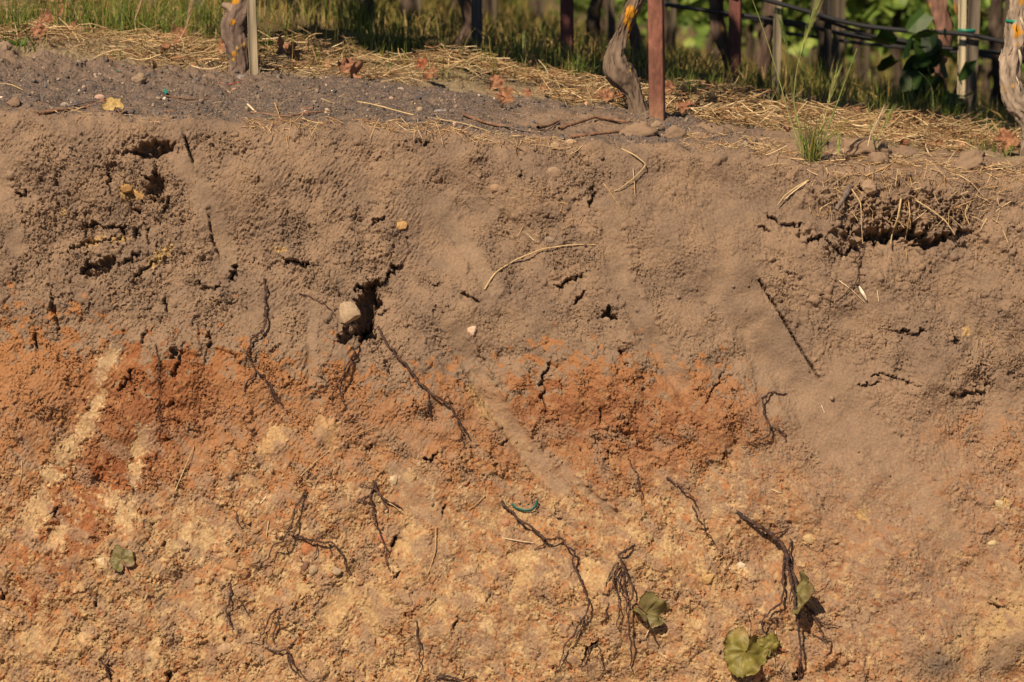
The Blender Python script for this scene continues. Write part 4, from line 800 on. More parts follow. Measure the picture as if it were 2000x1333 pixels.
# dead leaves in the straw under the first row
def gpos(u, v, Y, dz=.02):
    p = P(u, v, Y); return np.array((p[0], Y, float(top(p[0], Y))+dz))
def drop(u, v, dz=.02):           # where the sight line of (u, v) meets the vineyard floor
    Ys = np.linspace(.3, 8, 400); pts = np.array([P(u, v, y) for y in Ys]); h = top(pts[:, 0], Ys)
    k = np.argmax(pts[:, 2] < h+dz) if (pts[:, 2] < h+dz).any() else 399
    return np.array((pts[k, 0], Ys[k], h[k]+dz)) if False else np.array((pts[k, 0], Ys[k], pts[k, 2]))
def drop2(u, v, dz=.02):          # as above, from the far side of the shoulder lip
    Ys = np.linspace(6, .3, 600); pts = np.array([P(u, v, y) for y in Ys]); h = top(pts[:, 0], Ys)
    below = pts[:, 2] < h+dz
    k = np.argmax(~below) if below[0] else 0
    k = min(k, 599); return np.array((pts[k, 0], Ys[k], pts[k, 2]))
DL = [('curled pink brown leaf among the weeds at top left', 88, 40, 50), ('smaller dead leaf below the curled pink brown one', 76, 62, 34), ('dead leaf tipped up behind the weeds at upper left', 128, 22, 40), ('dead leaf right of the small weeds at left', 142, 54, 26), ('dead leaf half hidden by grass left of the first vine', 352, 72, 40), ('dark dead leaf lying under the bent dry seed heads', 322, 94, 34), ('pinkish dead leaf touching the first vine trunk', 436, 92, 34),
      ('large crumpled dead leaf right of the wooden stake', 566, 100, 62), ('reddish dead leaf above the large crumpled one', 556, 78, 40), ('crumpled dead leaf with a dark shadow at the straw border', 684, 132, 58), ('curled stalky dead leaf behind the crumpled ones', 614, 56, 34), ('red dead leaf in the straw left of the mound', 826, 128, 30), ('brick red dead leaf under the straw mound', 842, 144, 34),
      ('pale dead leaf lying at the grass edge near the middle', 972, 156, 38), ('pointed dead leaf standing at the gravel edge', 984, 188, 38), ('small orange dead leaf right of the pointed one', 1030, 180, 20), ('small red dead leaf right of the orange one', 1062, 172, 14), ('dead leaf left of the middle vine trunk', 1182, 184, 40), ('orange dead leaf behind the middle vine trunk', 1226, 186, 44), ('orange dead leaf standing right behind the rusty post', 1300, 174, 40),
      ('curled dead leaf in the shade right of the rusty post', 1336, 208, 32), ('crumbled red brown leaf at the foot of the rusty post', 1306, 238, 50), ('tan dead leaf right of the crumbled one', 1344, 240, 30), ('broad tan dead leaf beside the rounded clod', 1348, 268, 32), ('dead leaf in the straw behind the tall grass clump', 1670, 222, 28), ('small rust leaf right of the seed heads', 1744, 230, 22), ('dead leaf at the foot of the shaded vine', 1796, 226, 26), ('pale dead leaf beside the dark stake', 1832, 222, 24),
      ('orange curled leaf left of the right vine', 1964, 272, 50), ('red brown leaf at the foot of the right vine', 1976, 296, 40), ('small pinkish leaf on the straw at right', 1946, 316, 26), ('orange dead leaf just right of a lichen spotted shaded trunk', 1386, 166, 24), ('small dead leaf in the grass near the second rusty post', 1142, 100, 18)]
for i, (lab, u, v, s) in enumerate(DL):
    p = drop2(u, v, .035)
    Rr = np.random.default_rng(500+i)
    leaf(lab, 0, 0, s*1.0, [DEAD, DEAD, BROWN, DEAD][i % 4] if 'red' not in lab else RED if i % 2 else BROWN, Rr.uniform(0, 360), (Rr.normal()*.5, -1.0, .75+Rr.normal()*.2), 0, 40+i, .42, Rr.uniform(0, .8), pos=p, group='dead leaves in the straw', lobes=.2)

# scraps
c = on(1025, 990, .004)
v, f = tubes(path_on([(1000, 984), (1008, 992), (1024, 998), (1038, 996), (1046, 988), (1050, 978)], [4, 8, 10, 10, 12, 12], 24)[None], np.full((1, 24), .0042), 6, .22)
centre(thing_mesh('plant_tie', (v, f, A(.012, .10, .08)), M_plastic, 'curled strip of dark green plastic tie on the bank', 'plant tie'))
v, f = tubes(path_on([(318, 176), (322, 184), (327, 190), (328, 196)], [10, 12, 10, 6], 14)[None], (np.array([.3, .6, 1.3, 1.7, 1.3]).repeat(3)[:14]*.004)[None], 6, .3)
centre(thing_mesh('plant_tie', (v, f, A(.02, .22, .19)), M_plastic, 'teal plastic scrap lying on the dark gravel', 'plastic scrap'))
v, f = tubes(path_on([(226, 146), (231, 149), (236, 150)], 8, 10)[None], np.full((1, 10), .0035), 6, .3)
centre(thing_mesh('plant_tie', (v, f, A(.03, .14, .12)), M_plastic, 'small dull green scrap among the back clods', 'plastic scrap'))
v, f = tubes(path_on([(432, 166), (450, 168), (470, 165)], 5, 12)[None], np.full((1, 12), .0012), 5)
centre(thing_mesh('thread', (v, f, A(.5, .08, .06)), M_plastic, 'short red thread on the gravel under the wooden stake', 'thread'))

# ---- loose stuff
def colr(base, n, var=.2): return np.clip(np.array(base)*(1+var*rng.normal(size=(n, 1)))*(1+.06*rng.normal(size=(n, 3))), .01, .9)
def surf_pts(n, u0, u1, s0, s1, wfun=None):
    i = rng.integers(int(np.clip((u0-1000)*PXM/DX+NC/2, 3, NC-4)), int(np.clip((u1-1000)*PXM/DX+NC/2, 4, NC-3)), n)
    j = rng.integers(int(s0/DX)+jw, int(s1/DX)+jw, n)
    if wfun is not None:
        k = rng.random(n) < wfun[j, i]; i, j = i[k], j[k]
    return VW[j, i].copy(), i, j
# gravel on the shoulder
p, i_, j_ = surf_pts(15000, -180, 2200, .0, .9, np.clip(gm*.95+.06*(shm > .5), 0, 1)*(SSg < np.interp(XX, bX, BY)+.03))
n = len(p); sz = .0018*(1+rng.pareto(2.6, n)); sz = np.clip(sz, .0015, .009)
pal = np.array([(.12, .10, .09), (.16, .125, .105), (.10, .085, .08), (.20, .155, .12), (.26, .20, .15), (.13, .12, .13), (.36, .25, .19), (.48, .42, .36)])
k = rng.choice(8, n, p=[.26, .2, .16, .14, .1, .1, .025, .015])
p[:, 2] += sz*.35
d = rock_cloud(p, sz, np.clip(pal[k]*(1+.15*rng.normal(size=(n, 1))), .02, .8), 1)
tag(mesh('gravel', *d[:2], M_rock, d[2], False), 'dark purplish gravel scattered over the bank top', 'gravel', kind='stuff')
# crumbs of soil caught on the wall and the lip
wf = np.clip(rough*.55*wallm+.5*shm*(SSg < .12)+.5*back*shm, 0, 1)*(SSg < .75)
p, i_, j_ = surf_pts(7500, -100, 2130, -1.55, .75, wf)
n = len(p); sz = np.clip(.0014*(1+rng.pareto(2.4, n)), .0012, .0075)
cc = C[j_, i_]*(1+.12*rng.normal(size=(n, 1)))
p[:, 1] -= sz*.3*(j_ < jw); p[:, 2] += sz*.3*(j_ >= jw)
d = rock_cloud(p, sz, np.clip(cc, .02, .85), 1)
tag(mesh('soil_crumbs', *d[:2], M_soil, d[2], True), 'loose crumbs of soil clinging to the bank face', 'soil crumbs', kind='stuff')

# ---- litter of straw
def litter(n, xr, yr, L, wd, zr, cols, probs, name, label, ypow=1.0, cond=None, tilt=.25, base=top):
    X = rng.uniform(*xr, n); Y = yr[0]+(yr[1]-yr[0])*rng.random(n)**ypow
    if cond is not None: k = cond(X, Y); X, Y = X[k], Y[k]
    n = len(X); a = rng.uniform(0, 2*np.pi, n); l = L*rng.uniform(.4, 1.3, n); el = rng.normal(0, tilt, n)
    d = np.stack((np.cos(a)*np.cos(el), np.sin(a)*np.cos(el), np.sin(el)), -1)
    c = np.stack((X, Y, base(X, Y)+rng.uniform(*zr, n)), -1)
    bend = rng.normal(0, .12, (n, 3))*l[:, None]; bend[:, 2] -= .02*l
    t = np.linspace(-.5, .5, 4)
    path = c[:, None, :]+d[:, None, :]*(l[:, None]*t)[..., None]+bend[:, None, :]*(t**2*2)[None, :, None]
    wv = wd*rng.uniform(.5, 1.4, n)
    v, f = tubes(path, wv[:, None]*np.array([1, 1, .9, .5])[None], 4, .5)
    k = rng.choice(len(cols), n, p=probs); cc = np.clip(np.array(cols)[k]*(1+.18*rng.normal(size=(n, 1))), .02, .9)
    return v, f, np.repeat(cc, 16, 0)
STR = [(.50, .37, .20), (.40, .27, .14), (.60, .47, .30), (.26, .15, .075), (.16, .09, .05)]; SPR = [.24, .27, .09, .23, .17]
cnd = lambda X, Y: (Y > np.interp(X, bX, BY)-.02+.05*vn(np.stack((X, 0*X, 0*X), -1), 5, 3)) & (rng.random(len(X)) < .36+.9*vn(np.stack((X, Y, 0*X), -1), 5, 9))
sa = litter(30000, (-2.3, 2.5), (.3, 2.2), .085, .0012, (.0, .028), STR, SPR, '', '', 1.35, cnd)
sb = litter(9000, (-2.3, 2.5), (.25, 1.3), .12, .0015, (.005, .04), STR, SPR, '', '', 1.1, cnd, .3)
# straw over the lip at the right and in small tangles
def patch(n, u0, u1, s0, s1, L, wd, cols, seed):
    p, i_, j_ = surf_pts(n, u0, u1, s0, s1); n = len(p); a = rng.uniform(0, 2*np.pi, n); l = L*rng.uniform(.3, 1.3, n)
    nn = np.stack((0*a, ny[j_, i_], nz[j_, i_]), -1); t1 = np.array((1., 0, 0)); t2 = np.cross(nn, t1)
    d = np.cos(a)[:, None]*t1+np.sin(a)[:, None]*t2+nn*rng.normal(0, .25, (n, 1))
    t = np.linspace(-.5, .5, 4); path = (p+nn*rng.uniform(.001, .009, (n, 1)))[:, None]+d[:, None]*(l[:, None]*t)[..., None]+rng.normal(0, .1, (n, 1, 3))*l[:, None, None]*(t**2*2)[None, :, None]
    wv = wd*rng.uniform(.5, 1.3, n); v, f = tubes(path, wv[:, None]*np.ones((1, 4)), 4, .6)
    k = rng.choice(len(cols), n); return v, f, np.repeat(np.array(cols)[k]*(1+.15*rng.normal(size=(n, 1))), 16, 0)
BRN = [(.34, .21, .11), (.46, .31, .16), (.24, .14, .08), (.56, .42, .24)]
pp = [patch(520, 1480, 2100, -.03, .16, .05, .0010, BRN, 1), patch(260, 1580, 1960, -.14, -.01, .045, .0009, BRN, 2), patch(120, 480, 660, -.01, .05, .05, .0009, BRN, 3), patch(130, 930, 1130, -.02, .05, .035, .0009, BRN, 4), patch(50, 60, 330, -.01, .12, .04, .0009, BRN, 5),
      patch(60, 1000, 1160, -.30, -.12, .03, .0007, BRN[:3], 6), patch(60, 1900, 2010, -.50, -.40, .03, .0007, BRN[:3], 7), patch(220, 1340, 1560, .02, .3, .05, .0010, BRN+STR[:2], 8), patch(160, 700, 930, -.005, .07, .05, .0010, BRN, 9), patch(110, 0, 1400, .05, .6, .03, .0008, BRN, 10), patch(260, 1750, 2100, .05, .3, .05, .001, STR, 11)]
d = join([sa, sb]+pp)
tag(mesh('straw_litter', *d[:2], M_straw, d[2]), 'mat of dry golden straw under the vines and over the lip', 'straw', kind='stuff')

# crumbled leaf litter among the straw
n = 2600; Y = .3+2.2*rng.random(n)**1.4; X = rng.uniform(-2.3, 2.5, n); k = cnd(X, Y) & (vn(np.stack((X, Y, 0*X), -1), 3.2, 44) > -.15); X, Y = X[k], Y[k]; n = len(X)
fl = np.array([(-.5, -.35, .1), (.1, -.5, -.1), (.5, -.1, .15), (.35, .4, -.05), (-.1, .5, .1), (-.5, .25, -.1), (0, 0, .18)])
q = rotm(n)*np.array([1, 1, .8])[None, :, None]; c0 = np.stack((X, Y, top(X, Y)+rng.uniform(.004, .03, n)), -1)
v = np.einsum('nij,kj->nki', q, fl)*rng.uniform(.008, .032, n)[:, None, None]+c0[:, None]
f = np.array([(6, 0, 1), (6, 1, 2), (6, 2, 3), (6, 3, 4), (6, 4, 5), (6, 5, 0)])[None]+np.arange(n)[:, None, None]*7
cc = np.array([(.26, .13, .07), (.36, .19, .11), (.16, .08, .045), (.42, .25, .15)])[rng.choice(4, n)]
tag(mesh('leaf_litter', v.reshape(-1, 3), f.reshape(-1, 3), M_dry, np.repeat(cc, 7, 0), False), 'crumbled brown leaf litter mixed into the straw', 'leaf litter', kind='stuff')
# ---- grass
def blades(X, Y, Hh, wd, cols, lean=.35, base=top, K=5):
    n = len(X); b = np.stack((X, Y, base(X, Y)-.003), -1)
    a = rng.uniform(0, 2*np.pi, n); ln = np.abs(rng.normal(0, lean, n))
    t = np.linspace(0, 1, K)
    hor = np.stack((np.cos(a), np.sin(a), 0*a), -1)
    path = b[:, None]+hor[:, None]*((Hh*ln)[:, None]*(t**1.8)[None])[..., None]; path[..., 2] += Hh[:, None]*(t-.18*ln[:, None]*t**3)
    v, f = tubes(path, wd[:, None]*np.interp(t, [0, .5, 1], [.8, 1, .12])[None], 4, .25)
    cc = np.repeat(cols, K*4, 0)*np.tile(np.repeat(np.linspace(.85, 1.12, K), 4), n)[:, None]
    return v, f, np.clip(cc, .01, .8)
GC = np.array([(.11, .17, .025), (.21, .25, .045), (.07, .115, .02), (.28, .25, .06), (.40, .29, .10), (.50, .38, .17)])
def gcols(n, p): return GC[rng.choice(6, n, p=p)]*(1+.15*rng.normal(size=(n, 1)))
def field(n, y0, y1, xs, Hm_, wd, p, clump=3.0, thr=.0, ypow=1.0):
    Y = y0+(y1-y0)*rng.random(n)**ypow; X = rng.uniform(-1, 1, n)*(Y+8)*xs
    k = rng.random(n) < np.clip(.5+thr+1.1*vn(np.stack((X, Y, 0*X), -1), clump, 21), 0, 1); X, Y = X[k], Y[k]; n = len(X)
    return blades(X, Y, Hm_*rng.uniform(.35, 1.25, n), wd*rng.uniform(.6, 1.3, n)*(1+.03*Y), gcols(n, p), .4)
tu = []
for u, v, n, h, sp_ in [(10, 60, 60, .12, .04), (60, 50, 60, .13, .05), (110, 50, 60, .12, .05), (200, 60, 80, .16, .05), (265, 60, 80, .16, .05), (360, 60, 80, .15, .05), (410, 55, 70, .15, .05), (700, 60, 90, .17, .04), (740, 90, 70, .14, .05), (1800, 228, 60, .14, .05), (1860, 236, 50, .13, .05), (30, 70, 40, .10, .03), (25, 95, 26, .06, .03), (170, 60, 60, .14, .05), (235, 70, 70, .15, .05), (290, 72, 60, .13, .05), (330, 80, 50, .11, .04), (390, 90, 60, .12, .05), (420, 70, 50, .12, .04), (520, 100, 30, .08, .02), (690, 65, 60, .16, .03), (715, 110, 60, .12, .04), (760, 100, 70, .12, .04), (800, 100, 40, .10, .04), (985, 140, 26, .13, .03), (1010, 140, 26, .13, .03), (1060, 130, 30, .12, .04), (1085, 140, 30, .10, .03), (1120, 160, 40, .13, .03), (1135, 170, 26, .13, .02), (1170, 160, 30, .10, .04), (1250, 150, 24, .14, .02), (1330, 170, 30, .10, .04), (1400, 175, 30, .08, .03), (1480, 185, 24, .09, .02), (1620, 195, 40, .07, .05), (1700, 240, 30, .10, .03), (1650, 215, 40, .17, .04), (1600, 190, 40, .2, .05), (1735, 235, 40, .16, .04), (1550, 215, 24, .14, .04), (1780, 228, 40, .10, .05), (1822, 215, 30, .13, .02), (1840, 235, 30, .09, .03), (1900, 245, 40, .06, .05), (1940, 300, 30, .06, .03), (1965, 320, 16, .06, .03)]:
    p = drop2(u, v, 0); X = p[0]+rng.normal(0, sp_, n); Y = p[1]+rng.normal(0, sp_, n)
    tu.append(blades(X, Y, h*rng.uniform(.35, 1.1, n), .0016*rng.uniform(.7, 1.4, n), gcols(n, [.3, .3, .22, .1, .05, .03]), .35))
ga = field(3600, .95, 2.6, .20, .08, .0013, [.2, .25, .15, .15, .15, .1], 3.5, -.12)
gb = field(17000, 2.2, 6.5, .20, .10, .0020, [.05, .13, .04, .24, .32, .22], 2.2, .0)
gc = field(15000, 6, 16, .21, .13, .0032, [.05, .18, .03, .28, .30, .16], .9, .1)
gd = field(9000, 16, 40, .22, .2, .007, [.12, .24, .08, .28, .18, .10], .5, .1)
d = join(tu+[ga, gb, gc, gd])
tag(mesh('grass', *d[:2], M_grass, d[2]), 'patchy green and dry grass between the vine rows', 'grass', kind='stuff')

# ---- seed heads and the tall clump
def head(p0, p1, wd, n, col, awn=.5):
    p0, p1 = np.array(p0), np.array(p1); L = np.linalg.norm(p1-p0); ax = (p1-p0)/L
    s1 = np.cross(ax, (0, 1, 0)); s1 /= np.linalg.norm(s1); s2 = np.cross(ax, s1)
    parts = []
    N = n; t = np.linspace(0, .8, N); a = rng.uniform(0, 2*np.pi, N)
    rad = (np.cos(a)[:, None]*s1+np.sin(a)[:, None]*s2)
    b = p0+ax*(t*L)[:, None]
    path = np.stack([b+ax*(k*L*.09)+rad*(wd*np.array([0, .55, .8, .5])[i]) for i, k in enumerate([0, .5, 1, 1.6])], 1)
    v, f = tubes(path, np.full((N, 1), wd*.34)*np.array([[.3, 1, .9, .1]]), 5); parts.append((v, f, colr(col, N, .12).repeat(20, 0)))
    la = L*awn*rng.uniform(.7, 1.2, N)
    path = np.stack([b+ax*(L*.1)+rad*wd*.6+(ax+rad*.16)*(la*k)[:, None] for k in (0, .35, .7, 1)], 1)
    v, f = tubes(path, np.full((N, 1), .00045)*np.array([[1, .9, .7, .4]]), 3); parts.append((v, f, colr(np.array(col)*1.15, N, .1).repeat(12, 0)))
    return join(parts)
def grass_plant(label, stems, cat='grass plant', group='seed bearing grasses', name='barley_grass', Y=None, tuft=0, tufth=.07):
    """stems: (px points from base up, head fraction or None, width, colour, leaf list)"""
    b = stems[0][0][0]; y0 = Y
    base = P(b[0], b[1], y0)
    t = based(name, [float(x) for x in base], label, cat, group)
    for pts, hd, col, w_ in stems:
        q = np.array([P(u, v, y0+.02*math.sin(k)) for k, (u, v) in enumerate(pts)]); n = 24
        q = resample(q, n)
        k = n if not hd else int(n*(1-hd))
        v, f = tubes(q[None, :max(k, 4)], (np.linspace(1.25, .7, n)*w_)[None, :max(k, 4)], 6)
        rel(mesh('stem', v, f, M_grass, A(*col)*.9), t)
        if hd:
            d = head(q[max(k, 4)-1], q[-1], .0034 if w_ > .0009 else .0026, 40, col, .45); rel(mesh('seed_head', *d[:2], M_grass, d[2]), t)
    if tuft:
        X = base[0]+rng.normal(0, .012, tuft); Yb_ = y0+rng.normal(0, .012, tuft)
        d = blades(X, Yb_, tufth*rng.uniform(.4, 1.2, tuft), .0012*rng.uniform(.7, 1.3, tuft), gcols(tuft, [.3, .35, .15, .1, .05, .05]), .5, base=lambda a, b_: np.full(len(a), base[2]))
        rel(mesh('leaf_tuft', *d[:2], M_grass, d[2]), t)
    return t
GL = (.33, .38, .12); GB = (.22, .30, .09); GD = (.16, .22, .07); ST2 = (.56, .43, .24)
grass_plant('tall green grass clump with seed heads rooted at the lip', [([(1582, 316), (1562, 250), (1549, 200), (1555, 140), (1573, 66), (1590, 25), (1602, -12)], .34, GL, .0013), ([(1578, 316), (1558, 250), (1548, 190), (1540, 110), (1534, 72), (1522, 34)], .18, GD, .0010), ([(1568, 304), (1545, 240), (1520, 150), (1492, 60), (1466, -10)], None, GL, .0013), ([(1584, 316), (1606, 250), (1618, 200), (1628, 165), (1636, 138)], .34, (.48, .50, .20), .0012), ([(1590, 316), (1612, 262), (1636, 200), (1656, 145), (1674, 95)], None, GB, .0018), ([(1576, 316), (1566, 270), (1560, 230)], None, GB, .0011), ([(1586, 318), (1596, 280), (1604, 250)], None, GB, .0012)], Y=.03, tuft=80, tufth=.14)
grass_plant('small green sprout right of the tall grass clump', [([(1639, 305), (1638, 285), (1638, 262)], .8, GL, .0012)], Y=.05)
grass_plant('bleached seed head leaning over the upper clod', [([(1695, 286), (1700, 262), (1712, 238), (1724, 218)], .65, (.74, .60, .40), .0012)], Y=.12)
grass_plant('green seed heads right of the bleached one', [([(1713, 290), (1718, 262), (1732, 235), (1745, 212)], .5, GL, .0012), ([(1706, 282), (1698, 235), (1696, 200)], None, GB, .0012)], Y=.16)
for lab, pts, hd, col in [
 ('tall dry stalk with two bent seed heads at upper left', [(268, 84), (266, 60), (262, 40), (275, 12), (285, -20)], .55, ST2), ('golden seed head leaning right at the top left', [(340, 96), (352, 76), (366, 48), (374, 15), (382, -25)], .55, (.66, .48, .30)), ('dry seed head crossing the top left corner', [(160, 60), (150, 30), (140, 5), (122, -14)], .4, ST2),
 ('green seed head left of the bent dry stalk', [(232, 72), (230, 45), (222, 12)], .6, GL), ('second green seed head left of the bent dry stalk', [(236, 74), (238, 40), (243, 16)], .5, GB), ('pale green seed head lying low before the first vine', [(318, 66), (340, 40), (368, 24)], .6, GL),
 ('green seed head in front of the shaded stake', [(920, 88), (926, 66), (936, 38)], .6, GL), ('green seed head standing tall in the middle grass', [(1004, 92), (1010, 60), (1022, 24)], .5, GL), ('green seed head before the middle grass clump', [(1018, 136), (1022, 100), (1023, 68)], .4, (.30, .36, .14)), ('dry pink seed head in the middle grass', [(1062, 92), (1066, 70), (1068, 44)], .55, (.52, .36, .24)), ('green seed head beside the second rusty post', [(1090, 118), (1086, 90), (1080, 62)], .5, GL), ('dry seed head right of the pink one', [(1056, 122), (1060, 100), (1064, 84)], .5, ST2),
 ('green seed head at the foot of the second rusty post', [(1124, 170), (1128, 140), (1130, 112)], .5, GB), ('green seed head behind the middle vine', [(1254, 140), (1254, 112), (1252, 84)], .5, GL), ('faint green seed head left of the leafy shaded vine', [(1694, 182), (1698, 155), (1700, 132)], .6, GL), ('second faint seed head left of the leafy shaded vine', [(1712, 196), (1710, 175), (1710, 156)], .6, GL), ('pale seed head below the shaded vine leaves', [(1807, 218), (1808, 198), (1810, 176)], .5, (.42, .42, .2)),
 ('dry stem standing right of the wooden stake', [(516, 48), (517, 20), (518, -20)], None, ST2), ('green blade rising beside the dry stem', [(576, 76), (580, 52), (588, 26)], None, GL), ('bent green stalk before the leafy shaded vine', [(1822, 236), (1823, 200), (1820, 170), (1806, 150), (1794, 140)], None, (.17, .27, .12)), ('short green stalk right of the bent one', [(1840, 206), (1850, 192), (1870, 182)], None, (.17, .27, .12)), ('tiny light green weed stem at top left', [(12, 56), (14, 30), (8, -10)], None, ST2)]:
    b = drop2(pts[0][0], pts[0][1], 0); grass_plant(lab, [(pts, hd, col, .0013)], Y=float(b[1]))
# broad leaved weeds
for lab, u, v, nl, sz, col in [('small rosette weed with bright green fingers at far left', 22, 72, 9, .034, (.10, .20, .04)), ('low green weed under the rosette at far left', 38, 92, 7, .028, (.09, .17, .035)), ('leafy weed clump left of the first vine', 300, 56, 14, .03, (.14, .26, .07)), ('second leafy weed clump nearer the first vine', 344, 50, 12, .032, (.15, .26, .08)), ('broad green leaf weed right of the wooden stake', 520, 100, 6, .045, (.10, .19, .06))]:
    p = drop2(u, v, 0); t = based('weed', [float(x) for x in p], lab, 'weed', 'weeds in the straw'); n = nl
    for k in range(n):
        a = 2*np.pi*k/n+rng.normal()*.2; h_ = rng.uniform(.2, .9); l = sz*rng.uniform(.7, 1.2)
        q = np.array([(0, 0, 0), (.5*l*math.cos(a), .5*l*math.sin(a), .5*l*h_), (l*math.cos(a), l*math.sin(a), .7*l*h_+.01)])
        vv, ff = tubes(resample(q, 7)[None], (np.array([.1, .5, .9, 1, .85, .5, .1])*l*.2)[None], 8, .15)
        mesh('leaf', vv, ff, M_leaf, A(*col)*rng.uniform(.8, 1.3), parent=t)

# ------------------------------------------------------------------ vines, posts, hoses
def trunk_mesh(pts, seed, bark=(.20, .15, .115), lichen=(), sides=44, dens=2.2, rough=.16, dark=None):
    pts = np.asarray(pts, float); L = np.linalg.norm(np.diff(pts[:, :3], axis=0), axis=1).sum(); n = max(24, int(L/.004) if dens > 1.5 else int(L/.015))
    q = resample(pts, n); c, r = q[:, :3], q[:, 3]
    v, f = tubes(c[None], r[None], sides); v = v.reshape(n, sides, 3)
    th = np.arange(sides)/sides*2*np.pi; s = np.linspace(0, L, n)
    # bark strips: noise drawn out along the stem and twisting round it
    tw = th[None]+s[:, None]*3
    m = np.stack((np.cos(tw)*2.6, np.sin(tw)*2.6, np.broadcast_to(s[:, None]*9, tw.shape)), -1)
    h_ = fbm(m, 1.4, 4, seed)+.5*(1-np.abs(fbm(m*2, 1.3, 3, seed+9)))*.8
    knot = fbm(np.stack((np.cos(th)[None]*.8+0*s[:, None], np.sin(th)[None]*.8+0*s[:, None], s[:, None]*14+0*th[None]), -1), 1, 2, seed+3)
    out = (v-c[:, None])
    v = c[:, None]+out*(1+rough*1.25*h_+.2*knot+.10*fbm(m*3.2, 1.5, 2, seed+17))[..., None]
    col = A(*bark)*(1+.45*h_+.25*fbm(m*3, 1.7, 3, seed+13)+.1*knot)[..., None]
    gr = np.clip(fbm(m*.5, 1.2, 3, seed+5), 0, 1)[..., None]; col = col*(1-.5*gr)+A(*bark)*1.5*.5*gr
    for (u, vv_, rad, k) in lichen:
        pu, pv = proj(v); d = np.hypot((pu-u), (pv-vv_)*.8)/rad+.45*fbm(v, 60, 3, seed+7); front = (out[..., 1] < 0)
        mk = (np.clip((1-d)*4, 0, 1)*front)[..., None]; col = col*(1-mk)+A(.42, .20, .015)*mk*k+A(.4, .4, .25)*mk*(1-k)
        v = v+(out/np.linalg.norm(out, axis=-1, keepdims=True))*mk*.0015
    V_, C_ = v.reshape(-1, 3), np.clip(col, .02, .8).reshape(-1, 3)
    if dens > 1.5:               # loose strips of bark along the stem
        rs = np.random.default_rng(seed); m_ = int(L*170); parts = [(V_, f, C_)]; cv = v
        hh = max(6, int(.05/L*n))
        for _ in range(m_):
            a = rs.integers(0, max(1, n-hh-2)); ln = rs.integers(hh//3, hh)+3; s0 = rs.integers(0, sides); b_ = min(a+ln, n-1)
            ids = np.arange(a, b_); 
            if len(ids) < 4: continue
            sd_ = (s0+np.linspace(0, rs.normal()*2.0, len(ids))).round().astype(int) % sides
            pth = cv[ids, sd_]; o_ = pth-c[ids]; o_ = o_/np.linalg.norm(o_, axis=1, keepdims=True)
            lift = .0008+.004*rs.random()*np.linspace(1, 0, len(ids))[::rs.choice((1, -1))]**3
            pth = pth+o_*lift[:, None]; pth = resample(pth, 7)
            sv, sf = tubes(pth[None], (np.array([.3, .8, 1, 1, .9, .7, .2])*rs.uniform(.0008, .0026))[None], 4, .5)
            parts.append((sv, sf, np.clip(C_[ids[len(ids)//2]*sides+sd_[len(ids)//2]]*rs.uniform(.55, 1.45), .02, .7)))
        return join(parts)
    return V_, f, C_
def leaves_cloud(n, bx, bz, by, size, seed, cols=((.10, .16, .035), (.17, .24, .05), (.26, .32, .08), (.07, .11, .03))):
    r_ = np.random.default_rng(seed)
    c = np.stack((r_.uniform(-bx, bx, n), r_.normal(0, by, n), bz[0]+(bz[1]-bz[0])*r_.random(n)), -1)
    c += .06*np.stack([fbm(c, 4, 2, 31+k) for k in range(3)], -1)
    out = np.array([(0, -.4, 0), (.42, -.5, .1), (.5, .05, .12), (.3, .5, .05), (0, .62, 0), (-.3, .5, .05), (-.5, .05, .12), (-.42, -.5, .1), (0, 0, -.05)])
    q = rotm(n); sz = size*r_.uniform(.5, 1.2, n)
    v = np.einsum('nij,kj->nki', q, out)*sz[:, None, None]+c[:, None]
    f0 = np.array([(8, 0, 1), (8, 1, 2), (8, 2, 3), (8, 3, 4), (8, 4, 5), (8, 5, 6), (8, 6, 7), (8, 7, 0)])
    f = f0[None]+np.arange(n)[:, None, None]*9
    k = r_.choice(len(cols), n, p=[.35, .35, .15, .15]); cc = np.array(cols)[k]*(1+.15*r_.normal(size=(n, 1)))
    return v.reshape(-1, 3), f.reshape(-1, 3), np.repeat(np.clip(cc, .01, .6), 9, 0)
CROWN = []
for k in range(3):
    d = leaves_cloud([900, 420, 360][k], .62, (.95, 2.15), .14, .11, 70+k); o = mesh('crown', *d[:2], M_leaf, d[2], False)
    CROWN.append(o.data); bpy.data.objects.remove(o)
LOW = []
for k in range(2):
    d = leaves_cloud(190, .62, (.42, .95), .12, .10, 80+k, ((.13, .21, .04), (.22, .31, .06), (.32, .40, .10), (.08, .13, .03))); o = mesh('sucker_leaves', *d[:2], M_leaf, d[2], False)
    LOW.append(o.data); bpy.data.objects.remove(o)
def add_child(name, data, t, loc=(0, 0, 0), rz=0):
    o = bpy.data.objects.new(name, data); COL.objects.link(o); o.parent = t; o.location = loc; o.rotation_euler = (0, 0, rz); return o
def cordon_mesh(seed, z, w_=.55):
    q = np.array([(-w_, 0, z+.02, .014), (-w_*.5, .01, z+.03, .018), (0, 0, z, .024), (w_*.5, -.01, z+.03, .018), (w_, 0, z+.02, .014)])
    return trunk_mesh(q, seed, sides=12, dens=1)

